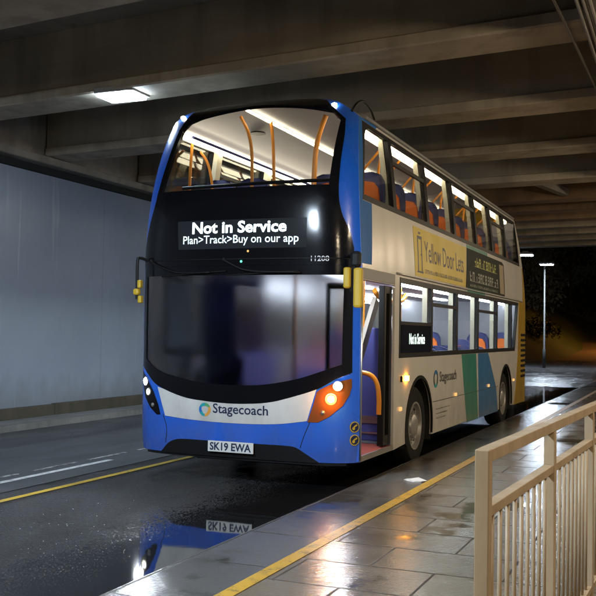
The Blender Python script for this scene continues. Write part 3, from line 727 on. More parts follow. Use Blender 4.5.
# bright reflective slots in bumper (front fog trims)
# headlamp units
def unit(outline, m, lamps, label=None, beam=130.):
    h = fpatch('headlight', dense(outline), m, (), .006, .03)
    for (x, z, r, lm, nm) in lamps:
        p, n = front(.012)(x, z); bm = bmesh.new(); sphere(bm, (0, 0, 0), r, (1, 1, .45), 18)
        q = Vector((0, 0, 1)).rotation_difference(n).to_matrix().to_4x4(); bmesh.ops.transform(bm, matrix=Matrix.Translation(p) @ q, verts=bm.verts); link(nm, bm, lm, h, smooth=True)
        bm = bmesh.new(); lathe(bm, [(-.02, r*1.5), (.006, r*1.5), (.008, r*1.25), (-.004, r*1.02), (-.02, r*1.02)], (0, 0, 0), 'z', 24); bmesh.ops.transform(bm, matrix=Matrix.Translation(p-n*.008) @ q, verts=bm.verts); link('bezel', bm, M['dirtalu'], h, smooth=True)
    if label: h['label'] = label
    x, z = lamps[0][:2]; p, n = front(.06)(x, z)
    ld = bpy.data.lights.new('headlamp_beam', 'SPOT'); ld.energy = beam; ld.color = (.84, .92, 1); ld.spot_size = R(84); ld.spot_blend = .9; ld.shadow_soft_size = .025
    lo = bpy.data.objects.new('headlamp_beam', ld); COL.objects.link(lo); lo.parent = h; lo.location = p-world_of(h)
    lo.rotation_euler = Vector((.0, -1, -.28)).to_track_quat('-Z', 'Y').to_euler()
    if beam < 20:   # the flashing indicator lights its own housing
        x, z = lamps[1][:2]; p, n = front(.085)(x, z)
        ld = bpy.data.lights.new('indicator_glow', 'POINT'); ld.energy = 5.0; ld.color = (1, .36, .02); ld.shadow_soft_size = .012
        lo = bpy.data.objects.new('indicator_glow', ld); COL.objects.link(lo); lo.parent = h; lo.location = p-world_of(h)
    return h
unit([(-2.475, 1.14), (-2.36, 1.04), (-2.27, .93), (-2.20, .80), (-2.165, .69), (-2.215, .69), (-2.31, .755), (-2.40, .86), (-2.455, .98), (-2.475, 1.06)], M['black'],
     [(-2.40, 1.035, .034, M['head'], 'main_beam'), (-2.345, .925, .028, M['head2'], 'dipped_lamp'), (-2.275, .79, .014, M['dirtalu'], 'fog_lamp')], 'dark headlight cluster with two lit white lamps')
unit([(-.06, 1.14), (-.20, 1.10), (-.34, 1.03), (-.375, 1.0), (-.40, .90), (-.465, .70), (-.36, .70), (-.25, .76), (-.13, .87), (-.075, .98), (-.058, 1.06)], M['amb'],
     [(-.175, 1.065, .034, M['head'], 'main_beam'), (-.235, .935, .040, M['ambon'], 'indicator_lamp'), (-.31, .80, .014, M['dirtalu'], 'fog_lamp')], 'headlight cluster glowing orange from its flashing indicator', 5.)
# destination display
dp = fpatch('destination_display', dense([(-1.96, 2.445), (-.50, 2.445), (-.50, 2.745), (-1.98, 2.745)]), M['display'], (), .012, .012)
lettering('lettering', 'Not in Service', -1.79, 2.605, -.71, 2.73, front(.016), M['led'], dp, .028)
lettering('lettering', 'Plan>Track>Buy on our app', -1.90, 2.475, -.58, 2.585, front(.016), M['ledsoft'], dp, .006)
lettering('fleet_number', '11208', -.45, 2.305, -.27, 2.36, front(.014), M['text_silver'], BUS, .01)
for (x, z, mm, nm) in ((-1.13, 2.415, 'ambs', 'amber_indicator_dot'), (-1.205, 2.31, 'greenled', 'green_indicator_dot')):
    bm = bmesh.new(); sphere(bm, front(.01)(x, z)[0], .012); link(nm, bm, M[mm], BUS)
# trim line under the display and marker lamps on the roof corners
bm = bmesh.new(); tube(bm, [front(.012)(-2.45+k*2.38/20, 2.335)[0] for k in range(21)], .008, 6); link('trim_strip', bm, M['satin'], BUS)
for x, z in ((-2.17, 3.955), (-.375, 3.96)):
    bm = bmesh.new(); sphere(bm, front(.012)(x, z)[0], .026, (1.2, .7, .8)); link('marker_lamp', bm, M['marker'], BUS)
# wipers
for pts in ([(-2.32, 2.33), (-2.15, 2.255), (-1.97, 2.205), (-1.80, 2.195), (-1.55, 2.20)], [(-1.40, 2.33), (-1.30, 2.28), (-1.17, 2.225), (-.95, 2.20), (-.55, 2.195)]):
    bm = bmesh.new(); tube(bm, [front(.035)(a, b)[0] for a, b in curve(pts, 4)], .010, 8); sphere(bm, front(.02)(*pts[0])[0], .025); wi = link('wiper', bm, M['satin'], BUS)
    bm = bmesh.new(); a = pts[2][0]; tube(bm, [front(.02)(a-.2+k*.1, 2.165+.006*k)[0] for k in range(9)], .008, 6); link('wiper_blade', bm, M['rubber'], wi)
# mirrors
def mirror(arm, heads, s):
    bm = bmesh.new(); tube(bm, arc_pts(arm, 5), .017, 10); mr = link('mirror', bm, M['satin'], BUS, smooth=True)
    for (x0, x1, y0, y1, z0, z1, mm) in heads:
        bm = bmesh.new(); box(bm, x0, x1, y0, y1, z0, z1, bev=min(.03, (x1-x0)*.3)); link('mirror_head', bm, mm, mr)
mirror([(-2.40, .05, 2.345), (-2.455, -.03, 2.37), (-2.475, -.05, 2.34), (-2.475, -.05, 2.1), (-2.47, -.05, 1.92)],
       [(-2.46, -2.415, -.08, -.02, 2.04, 2.13, M['mirror_y']), (-2.50, -2.43, -.10, -.03, 1.965, 2.035, M['mirror_y']), (-2.45, -2.405, -.08, -.02, 1.88, 1.96, M['mirror_y'])], -1)
mirror([(-.07, .07, 2.36), (-.01, -.02, 2.38), (.03, -.06, 2.36), (.02, -.07, 2.28), (.02, -.07, 2.2)],
       [(-.02, .085, -.10, -.02, 2.235, 2.395, M['satin'])], 1)
bm = bmesh.new(); tube(bm, arc_pts([(.0, -.07, 2.26), (-.01, -.08, 2.15), (-.01, -.08, 2.0)], 4), .013, 8); mr = link('mirror', bm, M['satin'], BUS, smooth=True)
bm = bmesh.new(); box(bm, -.075, -.005, -.14, -.06, 2.03, 2.235, bev=.02); link('mirror_head', bm, M['mirror_y'], mr)
bm = bmesh.new(); box(bm, .025, .115, -.13, -.05, 1.84, 2.23, bev=.025); link('mirror_head', bm, M['mirror_y'], mr)
# --- roof
ys = [0]+[.08*k for k in range(1, 9)]+[1, 2, 3, 4, 5, 6, 7, 8, 9, 9.4, 9.7]
YR = interp([(.3, 10.45), (1.5, 10.45), (2.3, 10.42), (3.0, 10.25), (3.5, 10.08), (3.86, 9.9), (4.0, 9.75), (4.14, 9.4)])
def roof_mesh(drop, m, name, y0off=0., smoothf=True):
    bm = bmesh.new(); rows = []
    for k in range(49):
        u = -1+k/24; z = zroof(u); x = XC+u*(HW-.14); ys0 = yc(z)+bulge(u)+y0off; y1 = YR(z)-.12*abs(u)**6-y0off
        row = []
        for j in range(24):
            t = j/23; row.append(bm.verts.new((x*(1) - (drop*u if abs(u) > .9 else 0), ys0+(y1-ys0)*t, z-drop)))
        rows.append(row)
    for a, b in zip(rows, rows[1:]):
        for j in range(23): bm.faces.new((a[j], b[j], b[j+1], a[j+1])).smooth = True
    bmesh.ops.recalc_face_normals(bm, faces=bm.faces); return link(name, bm, m, BUS)
roof_mesh(0, M['cream'], 'roof'); roof_mesh(.045, M['lining'], 'ceiling_lining', .05)
bm = bmesh.new(); tube(bm, [(-.135, .62+k*.5, 3.885) for k in range(19)], .022, 8); link('gutter', bm, M['grey'], BUS)
bm = bmesh.new(); tube(bm, arc_pts([(-.20, .40, 3.90), (-.17, .48, 4.0), (-.16, .66, 4.06), (-.17, .92, 4.04), (-.19, 1.12, 3.97)], 5), .014, 8); link('branch_guard', bm, M['satin'], BUS)
# --- sides
ub = [.36, 1.47, 2.93, 4.42, 5.90, 7.18, 8.45, 9.80]     # upper bay limits
lb = [1.56, 3.00, 4.40, 5.83, 7.37, 8.75]                # lower bay limits
UZ0, UZ1, LZ0, LZ1 = 3.0, 3.80, 1.34, 2.22
band_hole = [(ub[0]-.05, UZ0-.04), (ub[-1], UZ0-.04), (ub[-1]-.10, UZ1+.03), (ub[0]+.17, UZ1+.03)]
WH = [2.45, 8.23]; WR = .478
def arch(yc_, r=.60):
    return [(yc_-r*math.cos(R(a)), .47+r*math.sin(R(a))) for a in range(-14, 195, 8)]
def body_side(s):
    bot = [(.235, Z0)]
    top = [(YR(z)-.125, z) for z in [Z0+(3.86-Z0)*k/16 for k in range(17)]]
    fr = [(yc(z)+.27, z) for z in [3.86-(3.86-Z0)*k/24 for k in range(24)]]
    low = []
    if s > 0: low += [(.235, Z0)]
    pts = []
    for w_ in WH: pts += [p for p in arch(w_) if p[1] >= Z0]
    outline = ([(yc(Z0)+.27, Z0)] if s < 0 else [])
    if s > 0:   # door notch opens at the sill
        outline = [(yc(Z0)+.27, Z0), (.235, Z0), (.235, 2.14), (1.36, 2.14), (1.36, Z0)] + pts + top + fr[:-0 or None]
    else: outline = outline + pts + top + fr
    o2 = []
    for p in outline:
        if not o2 or math.dist(p, o2[-1]) > 1e-4: o2.append(p)
    if math.dist(o2[0], o2[-1]) < 1e-4: o2.pop()
    l0 = lb[0]-.02 if s > 0 else lb[0]-1.0
    lower_hole = [(l0, LZ0-.02), (9.12, LZ0-.02), (9.48, LZ1+.02), (l0, LZ1+.02)]
    return o2, [band_hole, lower_hole]
for s in (1, -1):
    o2, holes = body_side(s)
    sp = spatch('side_panel', o2, M['cream'], holes, 0, .03, s=s)
    if s < 0: sp['label'] = 'side panel facing the wall'
# the window openings are filled by framed windows
def window(name, outline, pane, s, extra=None, label=None):
    f = spatch(name, outline, M['satin'], [pane], .004, .045, s=s)
    link('pane', patch(pane, [], side(-.012, s), [], CVS, .005), M['glass'], f)
    if extra:
        bm = bmesh.new(); a, b, z = extra; xx = side(.003, s)(a, z)[0].x
        box(bm, min(xx, xx-s*.03), max(xx, xx-s*.03), a, b, z-.022, z+.022); link('transom', bm, M['satin'], f)
    return f
for s in (1, -1):
    for i in range(7):
        a, b = ub[i], ub[i+1]; g = .002
        if i == 0: out = [(a-.05, UZ0-.04), (b-g, UZ0-.04), (b-g, UZ1+.03), (a+.17, UZ1+.03)]; pane = [(a, UZ0+.02), (b-.07, UZ0+.02), (b-.07, UZ1-.02)] + [(a+.36, UZ1-.02), (a+.27, UZ1-.05), (a+.21, UZ1-.11), (a+.17, UZ1-.2)]
        elif i == 6: out = [(a+g, UZ0-.04), (b, UZ0-.04), (b-.10, UZ1+.03), (a+g, UZ1+.03)]; pane = [(a+.05, UZ0+.02), (b-.05, UZ0+.02), (b-.14, UZ1-.02), (a+.05, UZ1-.02)]
        else: out = [(a+g, UZ0-.04), (b-g, UZ0-.04), (b-g, UZ1+.03), (a+g, UZ1+.03)]; pane = rrect(a+.05, UZ0+.02, b-.07, UZ1-.02, .03, 2)
        window('window', dense(out, .2), dense(pane, .2), s, (a+.05, b-.07, UZ1-.25) if i in (1, 3, 5) else None)
    bays = [(lb[i], lb[i+1]) for i in range(5)]
    if s < 0: bays = [(lb[0]-.98, lb[0])]+bays
    for i, (a, b) in enumerate(bays):
        g = .002; lo = LZ0-.02
        out = [(a+g-(.018 if (i == 0) else 0), lo), (b-g, lo), (b-g, LZ1+.02), (a+g-(.018 if i == 0 else 0), LZ1+.02)]
        pz = 1.74 if (i == 0 and s > 0) else LZ0+.04
        window('window', out, rrect(a+.03, pz, b-.06, LZ1-.04, .03, 2), s, (a+.03, b-.06, LZ1-.24) if i in (1, 3) else None)
    a, b = lb[-1], 9.48
    window('window', [(a+.002, LZ0-.02), (9.12, LZ0-.02), (b, LZ1+.02), (a+.002, LZ1+.02)], [(a+.04, LZ0+.04), (9.06, LZ0+.04), (9.37, LZ1-.04), (a+.04, LZ1-.04)], s)
# cream inner pillars between windows
for s in (1, -1):
    for yy in ub[1:-1]:
        bm = bmesh.new(); x0 = -.075 if s > 0 else -2*HW+.075
        for (za, zb) in ((2.4, 3.0), (3.0, 3.4), (3.4, 3.84)):
            xa, xb = (-.055-th(za), -.055-th(zb)) if s > 0 else (-2*HW+.055+th(za), -2*HW+.055+th(zb))
            v = [bm.verts.new(p) for p in ((xa, yy-.065, za), (xa, yy+.055, za), (xb, yy+.055, zb), (xb, yy-.065, zb))]
            v2 = [bm.verts.new(p.co+Vector((-s*.06, 0, 0))) for p in v]
            for q in ((v[0], v[1], v[2], v[3]), (v2[3], v2[2], v2[1], v2[0]), (v[0], v[3], v2[3], v2[0]), (v[2], v[1], v2[1], v2[2])): bm.faces.new(q)
        bmesh.ops.recalc_face_normals(bm, faces=bm.faces); link('inner_pillar', bm, M['pillar'], BUS)
    for yy in lb[1:]:
        x0 = -.115 if s > 0 else -2*HW+.05
        part_box('inner_pillar', M['pillar'], BUS, x0, x0+.065, yy-.06, yy+.05, 1.3, 2.24)
# side destination box
sd = spatch('side_display', [(1.60, 1.375), (2.93, 1.375), (2.93, 1.70), (1.60, 1.70)], M['black'], (), .008, .02)
lettering('lettering', 'Not in Service', 1.93, 1.475, 2.62, 1.605, side(.011), M['ledside'], sd, .02)
# coloured areas of the nearside livery
fz = [2.30+(3.86-2.30)*k/16 for k in range(17)]
spatch('front_quarter_panel', dense([(yc(z)+.272, z) for z in fz] + [(1.05, 3.862), (1.0, 3.835), (.53, 3.835), (.305, 2.955), (.60, 2.955), (.52, 2.305)]), M['blueside'], (), .003, .003)
part_box('door_pillar', M['blue'], BUS, -.03, .003, .196, .232, .31, 2.3)
spatch('green_stripe', [(4.69, 1.315), (5.07, .305), (5.86, .305), (5.68, 1.315)], M['green'], (), .003, .003)
spatch('green_stripe', dense([(5.05, 2.24), (6.3, 2.24), (6.65, 2.955), (5.10, 2.955)], .2), M['green'], (), .003, .003)
spatch('blue_stripe', [(5.83, 1.315), (5.94, .305), (7.50, .305), (7.32, .72), (6.62, 1.315)], M['midblue'], (), .003, .003)
yl = [(9.55, 2.26), (10.29, 2.26), (10.325, 1.5), (10.325, .31), (9.05, .31), (9.25, .6), (9.45, 1.25)]
spatch('rear_corner_panel', yl, M['gold'], (), .003, .003)
spatch('rear_corner_panel', dense([(9.98, 2.265), (10.29, 2.265), (10.13, 2.95), (10.06, 2.95)], .2), M['gold'], (), .003, .003)
bm = bmesh.new()
for k in range(9): box(bm, .0035, .016, 9.80, 10.28, .80+k*.10, .845+k*.10)
link('vent_louvres', bm, M['satin'], BUS)
bm = bmesh.new(); box(bm, .0005, .004, 3.08, 7.5, .727, .735); link('panel_seam', bm, M['text_grey'], BUS)
bm = bmesh.new(); tube(bm, [(.008, 1.40+k*.5, 2.275) for k in range(18)], .012, 8); link('drip_rail', bm, M['alu'], BUS)
# adverts
rnd = random.Random(3)
ad = spatch('advert_panel', dense([(2.18, 2.30), (4.90, 2.30), (5.06, 2.90), (2.15, 2.90)], .2), M['adyellow'], (), .005, .004)
lettering('lettering', 'Yellow Door Lets', 2.62, 2.50, 4.78, 2.76, side(.008), M['text_grey'], ad, .004)
marks('small_print', smallprint(2.62, 2.36, 4.7, 2.405, 34, rnd), side(.008), M['text_grey'], ad)
dr_ = [(2.30, 2.37, 2.34, 2.80), (2.47, 2.37, 2.51, 2.80), (2.34, 2.76, 2.47, 2.80), (2.27, 2.345, 2.54, 2.368), (2.435, 2.56, 2.46, 2.585), (2.36, 2.82, 2.45, 2.85)]
marks('door_icon', dr_, side(.008), M['text_grey'], ad)
ad2 = spatch('advert_panel', dense([(4.93, 2.30), (8.05, 2.30), (8.05, 2.86), (7.9, 2.90), (5.09, 2.90)], .2), M['adblack'], (), .006, .004)
marks('lettering', smallprint(5.55, 2.66, 7.35, 2.80, 10, rnd), side(.009), M['adtext'], ad2)
marks('lettering', smallprint(5.2, 2.42, 7.45, 2.56, 12, rnd), side(.009), M['adgrey'], ad2)
marks('small_print', smallprint(5.2, 2.335, 7.4, 2.37, 34, rnd), side(.009), M['adgrey'], ad2)
marks('advert_photo', [(7.6, 2.33, 7.98, 2.84)], side(.009), M['adpic'], ad2)
# side logo, small print, markers
logo(3.22, 1.02, .115, .07, side(.004), BUS, [M['text_grey'], M['midblue'], M['text_grey'], M['teal']])
lettering('lettering', 'Stagecoach', 3.42, .93, 4.38, 1.11, side(.004), M['text_grey'], BUS, .012)
for k in range(3): marks('small_print', smallprint(3.25, .62-.06*k, 4.0-.12*k, .635-.06*k, 18, rnd), side(.004), M['text_grey'], BUS)
for (yy, zz, w_, h_, mm, nm) in ((1.84, 1.08, .13, .06, 'ambon', 'side_indicator'), (1.62, 1.08, .05, .07, 'satin', 'fuel_flap_catch'), (1.60, .74, .07, .045, 'ambs', 'marker_lamp'), (4.32, .76, .08, .045, 'ambs', 'marker_lamp'), (6.64, .78, .08, .045, 'ambs', 'marker_lamp'), (9.0, .78, .08, .045, 'ambs', 'marker_lamp')):
    bm = bmesh.new(); box(bm, .0035, .022, yy-w_/2, yy+w_/2, zz-h_/2, zz+h_/2, bev=.006); link(nm, bm, M[mm], BUS)
# round stickers by the door
for zz in (.66, .53):
    p, n = front(.006)(-.035, zz); bm = bmesh.new(); lathe(bm, [(-.001, .055), (.001, .055)], (0, 0, 0), 'z', 24)
    q = Vector((0, 0, 1)).rotation_difference(n).to_matrix().to_4x4(); bmesh.ops.transform(bm, matrix=Matrix.Translation(p) @ q, verts=bm.verts); st = link('sticker', bm, M['mirror_y'], BUS)
    bm = bmesh.new(); lathe(bm, [(.0015, .046), (.0025, .046)], (0, 0, 0), 'z', 24); bmesh.ops.transform(bm, matrix=Matrix.Translation(p) @ q, verts=bm.verts); link('sticker_ground', bm, M['text_dark'], st)
    bm = bmesh.new()
    lathe(bm, [(.003, .009), (.0035, .009)], (.0, .026, 0), 'z', 12); lathe(bm, [(.003, .016), (.0035, .016)], (.004, -.018, 0), 'z', 12)
    bm.faces.new([bm.verts.new(c) for c in ((-.012, .016, .0035), (-.012, -.012, .0035), (-.002, -.012, .0035), (.006, .016, .0035))])
    bmesh.ops.transform(bm, matrix=Matrix.Translation(p) @ q, verts=bm.verts); link('sticker_symbol', bm, M['mirror_y'], st)
# --- rear
def rearmap(off):
    def f(x, z):
        u = (x-XC)/hw(min(z, 3.86)); return Vector((x, YR(z)-.12*abs(u)**6+off, z)), Vector((0, 1, 0))
    return f
bm = patch(dense([(xe(z, -1), z) for z in zs[::-4]] + [(xe(z, 1), z) for z in zs[::4]] + topline(.99, -.99, 20), .3), [], rearmap(0), CU, CV[::3], .03)
link('rear_shell', bm, M['gold'], BUS, smooth=True)
# --- wheels
def wheel(x, y, s):
    t = bpy.data.objects.new('wheel', None); COL.objects.link(t); t.parent = BUS; t.location = (x-XC, y, WR); t.empty_display_size = .1
    bm = bmesh.new(); W = .28
    lathe(bm, [(-W/2, .30), (-W/2, .43), (-W/2+.03, .468), (-W/2+.06, .478), (W/2-.06, .478), (W/2-.03, .468), (W/2, .43), (W/2+.002, .36), (W/2-.01, .295), (-W/2, .295), (-W/2, .30)], (x, y, WR), 'x', 48, False)
    link('tyre', bm, M['rubber'], t, smooth=True)
    bm = bmesh.new(); e = s*(W/2)
    prof = [(e*.0, .293), (e*.97, .292), (e*.97, .27), (e*.62, .255), (e*.50, .20), (e*.52, .15), (e*.86, .135), (e*1.0, .105), (e*1.02, .05), (e*1.02, .004)]
    lathe(bm, prof, (x, y, WR), 'x', 40)
    for k in range(10):
        a = 2*math.pi*k/10; lathe(bm, [(e*.5, .016), (e*.85, .014), (e*.87, .008)], (x, y+.172*math.cos(a), WR+.172*math.sin(a)), 'x', 8)
    link('rim', bm, M['dirtalu'], t, smooth=True)
    bm = bmesh.new()
    for k in range(10):
        a = 2*math.pi*(k+.5)/10; lathe(bm, [(e*.57, .026), (e*.60, .026)], (x, y+.225*math.cos(a), WR+.225*math.sin(a)), 'x', 14)
    link('rim_hole', bm, M['under'], t)
for yy in WH: wheel(-.185, yy, 1); wheel(-2*HW+.185, yy, -1)
for s in (1, -1):
    for yy in WH:
        bm = bmesh.new(); xo = -.012 if s > 0 else -2*HW+.012; xi = xo-s*.55
        P = [(yy-.62*math.cos(R(a)), .47+.62*math.sin(R(a))) for a in range(-20, 201, 10)]
        A = [bm.verts.new((xo, p[0], p[1])) for p in P]; B = [bm.verts.new((xi, p[0], p[1])) for p in P]
        for i in range(len(P)-1): bm.faces.new((A[i], A[i+1], B[i+1], B[i]))
        bm.faces.new(B); link('wheel_well', bm, M['under'], BUS)
        bm = bmesh.new(); 
        rr = [[bm.verts.new((xo+s*dx, yy-r*math.cos(R(a)), .47+r*math.sin(R(a)))) for a in range(-16, 197, 8)] for r, dx in ((.585, .0), (.585, .02), (.625, .02), (.625, .010))]
        for q, w_ in zip(rr, rr[1:]):
            for i in range(len(q)-1): bm.faces.new((q[i], q[i+1], w_[i+1], w_[i]))
        bmesh.ops.recalc_face_normals(bm, faces=bm.faces); link('arch_trim', bm, M['rubber'], BUS, smooth=True)
# underside and skirts
bm = bmesh.new(); box(bm, -1.95, -.58, .4, 10.2, .20, .31); link('chassis', bm, M['under'], BUS)
# --- interior
bm = bmesh.new()
box(bm, -2.49, -.05, 1.38, 1.82, .318, .36); box(bm, -1.95, -.58, 1.82, 3.08, .318, .36); box(bm, -2.49, -.05, 3.08, 7.6, .318, .36); box(bm, -1.95, -.58, 7.6, 8.86, .318, .46); box(bm, -2.49, -.05, 8.86, 10.1, .318, .60); box(bm, -2.49, -1.3, .35, 1.38, .318, .36)
link('lower_floor', bm, M['floor'], BUS)
part_box('entrance_floor', M['redfloor'], BUS, -1.298, -.02, .24, 1.378, .318, .356)
part_box('entrance_sill', M['alu'], BUS, -.018, .006, .236, 1.36, .305, .36)
bm = bmesh.new(); box(bm, -2.47, -.06, .38, 10.0, 2.27, 2.36); link('upper_floor', bm, M['lining'], BUS)
part_box('rear_bulkhead', M['lining'], BUS, -2.46, -.07, 9.62, 9.68, .602, 2.268)
part_box('rear_bulkhead', M['lining'], BUS, -2.40, -.13, 9.60, 9.66, 2.362, 3.80)
for xx in (-2.49, -.075):
    for ya, yb in ((3.12, 7.55), (8.92, 9.6)): part_box('interior_wall', M['lining'], BUS, xx, xx+.035, ya, yb, .362, 1.325)
part_box('dash_panel', M['satin'], BUS, -2.42, -.35, .12, .62, .5, .98, bev=.04)
part_box('header_box', M['satin'], BUS, -2.36, -.12, .22, .42, 2.28, 3.0, bev=.02)
part_box('front_bulkhead', M['purple'], BUS, -2.36, -.18, .24, .40, 3.001, 3.07, bev=.02)
# lower cab: driver seat, steering wheel, partition
bm = bmesh.new(); box(bm, -2.25, -1.75, 1.0, 1.15, .9, 1.75, bev=.05); box(bm, -2.25, -1.75, .65, 1.1, .80, .95, bev=.05); link('driver_seat', bm, M['seat'], BUS)
bm = bmesh.new()
tube(bm, [(-2.0+.24*math.cos(R(a)), .52+.08*math.sin(R(a)), 1.12+.22*math.sin(R(a))) for a in range(0, 361, 15)], .016, 8, False); tube(bm, [(-2.0, .52, 1.12), (-2.0, .4, .9)], .03, 8); link('steering_wheel', bm, M['satin'], BUS)
part_box('cab_partition', M['purple'], BUS, -1.62, -1.58, .62, 1.45, .36, 1.35)
part_box('cab_screen', M['glass'], BUS, -1.61, -1.595, .62, 1.45, 1.352, 2.1)
part_box('cab_back_panel', M['purple'], BUS, -2.45, -1.63, 1.42, 1.46, .36, 2.25)
# stairs behind the cab
bm = bmesh.new(); beam_between(bm, (-1.52, 1.5, .9), (-1.52, 3.4, 2.45), .05, .22); link('stair_stringer', bm, M['grey'], BUS)
bm = bmesh.new(); box(bm, -2.42, -1.56, 1.5, 3.5, .36, 1.2, bev=.02); link('stair_casing', bm, M['purple'], BUS)
# entrance furniture: partition behind the door, rails, folded door leaves
part_box('entrance_partition', M['purple'], BUS, -.85, -.12, 1.62, 1.66, .36, 1.66, bev=.008)
part_box('partition_trim', M['alu'], BUS, -.85, -.13, 1.612, 1.619, .56, .645)
part_box('partition_trim', M['alu'], BUS, -.85, -.13, 1.612, 1.619, .44, .458)
bm = bmesh.new(); beam_between(bm, (-.36, 1.15, 1.25), (-.30, 1.60, 1.98), .05, .12); link('partition_edge', bm, M['cable'], BUS)
bm = bmesh.new()
for (ya, yb) in ((1.08, 1.155), (1.28, 1.36)): box(bm, -.10, -.03, ya, yb, .37, 2.12, bev=.008)
box(bm, -.095, -.035, 1.155, 1.28, .37, .48); box(bm, -.095, -.035, 1.155, 1.28, 2.04, 2.12)
dl = link('door', bm, M['satin'], BUS); part_box('door_glass', M['black'], dl, -.068, -.062, 1.155, 1.28, .48, 2.04)
bm = bmesh.new()
for (xa, xb) in ((-.40, -.36), (-.09, -.05)): box(bm, xa, xb, .262, .296, .40, 2.1, bev=.006)
box(bm, -.36, -.09, .262, .296, .40, .46); box(bm, -.36, -.09, .262, .296, 2.04, 2.1); dl2 = link('door', bm, M['satin'], BUS)
part_box('door_glass', M['glass'], dl2, -.36, -.09, .277, .282, .46, 2.04)
bm = bmesh.new(); tube(bm, [(.006, .222, .32), (.006, .222, 2.1)], .012, 8); link('door_edge_strip', bm, M['alu'], BUS)
part_box('door_header', M['grey'], BUS, -.10, .004, .24, 1.36, 2.142, 2.26, bev=.008)
def pole(pts, r=.017):
    bm = bmesh.new(); tube(bm, arc_pts(pts, 5), r, 10); return link('grab_pole', bm, M['orange'], BUS, smooth=True)
pole([(-.60, 1.0, 1.17), (-.30, 1.0, 1.17), (-.15, 1.0, 1.14), (-.08, 1.0, 1.05), (-.055, 1.0, .9), (-.055, 1.0, .72)], .026)
pole([(-.42, 1.3, 2.2), (-.42, 1.3, 1.7), (-.42, 1.3, 1.2)], .02)
pole([(-.70, 1.58, 2.25), (-.70, 1.58, 1.7), (-.70, 1.58, .4)], .02)
pole([(-.85, .50, 2.2), (-.85, .52, 1.6), (-.85, .50, .4)], .018)
part_box('entrance_step_panel', M['purple'], BUS, -1.57, -1.5, .62, 1.5, .36, 1.32)
bm = bmesh.new(); box(bm, -1.498, -1.485, .64, 1.48, .60, .72); box(bm, -1.498, -1.485, .64, 1.48, .44, .47); link('step_trim', bm, M['alu'], BUS)
# seats: one proto, the rest copies
def seat_proto():
    bm = bmesh.new()
    v = arc_pts([(0, .02, .45), (0, .10, .75), (0, .17, 1.02)], 4)
    pr = [(.215, .40), (.22, .55), (.22, .80), (.20, .95), (.15, 1.03), (.06, 1.06)]
    F = []; B = []
    for (hw_, z) in pr:
        yb = .02+.16*(z-.40)
        F.append([bm.verts.new((x, yb+(.03 if abs(x) < hw_*.9 else 0), z)) for x in (-hw_, -hw_*.8, hw_*.8, hw_)]); B.append([bm.verts.new((x, yb+.09, z)) for x in (-hw_, -hw_*.8, hw_*.8, hw_)])
    for a, b in zip(F, F[1:]):
        for i in range(3): bm.faces.new((a[i], a[i+1], b[i+1], b[i]))
    for a, b in zip(B, B[1:]):
        for i in range(3): bm.faces.new((a[i+1], a[i], b[i], b[i+1]))
    for i in range(3): bm.faces.new((F[-1][i], F[-1][i+1], B[-1][i+1], B[-1][i])); bm.faces.new((F[0][i+1], F[0][i], B[0][i], B[0][i+1]))
    for k in (0, 3):
        for j in range(len(pr)-1): bm.faces.new((F[j][k], F[j+1][k], B[j+1][k], B[j][k]))
    bmesh.ops.recalc_face_normals(bm, faces=bm.faces)
    box(bm, -.215, .215, -.40, .06, .36, .46, bev=.03); box(bm, -.05, .05, -.3, 0, .0, .36)
    s_ = link('seat', bm, M['seat'], None, smooth=True); s_.parent = BUS
    bm = bmesh.new(); out = [(-.165, .50), (.165, .50), (.175, .74), (.155, .86), (.10, .93), (0, .95), (-.10, .93), (-.155, .86), (-.175, .74)]
    A = [bm.verts.new((x, .02+.16*(z-.40)-.012, z)) for x, z in out]; B = [bm.verts.new((x, .02+.16*(z-.40)+.05, z)) for x, z in out]
    bm.faces.new(A)
    for i in range(len(out)): bm.faces.new((A[i], A[(i+1) % len(out)], B[(i+1) % len(out)], B[i]))
    bmesh.ops.recalc_face_normals(bm, faces=bm.faces); p = link('seat_pad', bm, M['seato'], None); p.parent = s_
    return s_
sp0 = None
def put_seat(x, y, z):
    global sp0
    loc = (x-XC, y, z)
    if sp0 is None: sp0 = seat_proto(); sp0.location = loc
    else: copy_tree(sp0, loc, BUS)
SX = (-.33, -.79, -1.75, -2.2)
for k in range(11):
    yy = 1.15+k*.80
    for j, x in enumerate(SX):
        if j >= 2 and 1 <= k <= 3: continue      # stairwell on the driver's side
        put_seat(x, yy, 2.36)
for k, yy in enumerate((3.7, 4.5, 5.3, 6.1, 6.9)):
    for x in SX: put_seat(x, yy, .36)
for x in SX: put_seat(x, 9.4, .60)
for x in SX[1:3]: put_seat(x, 7.9, .46)
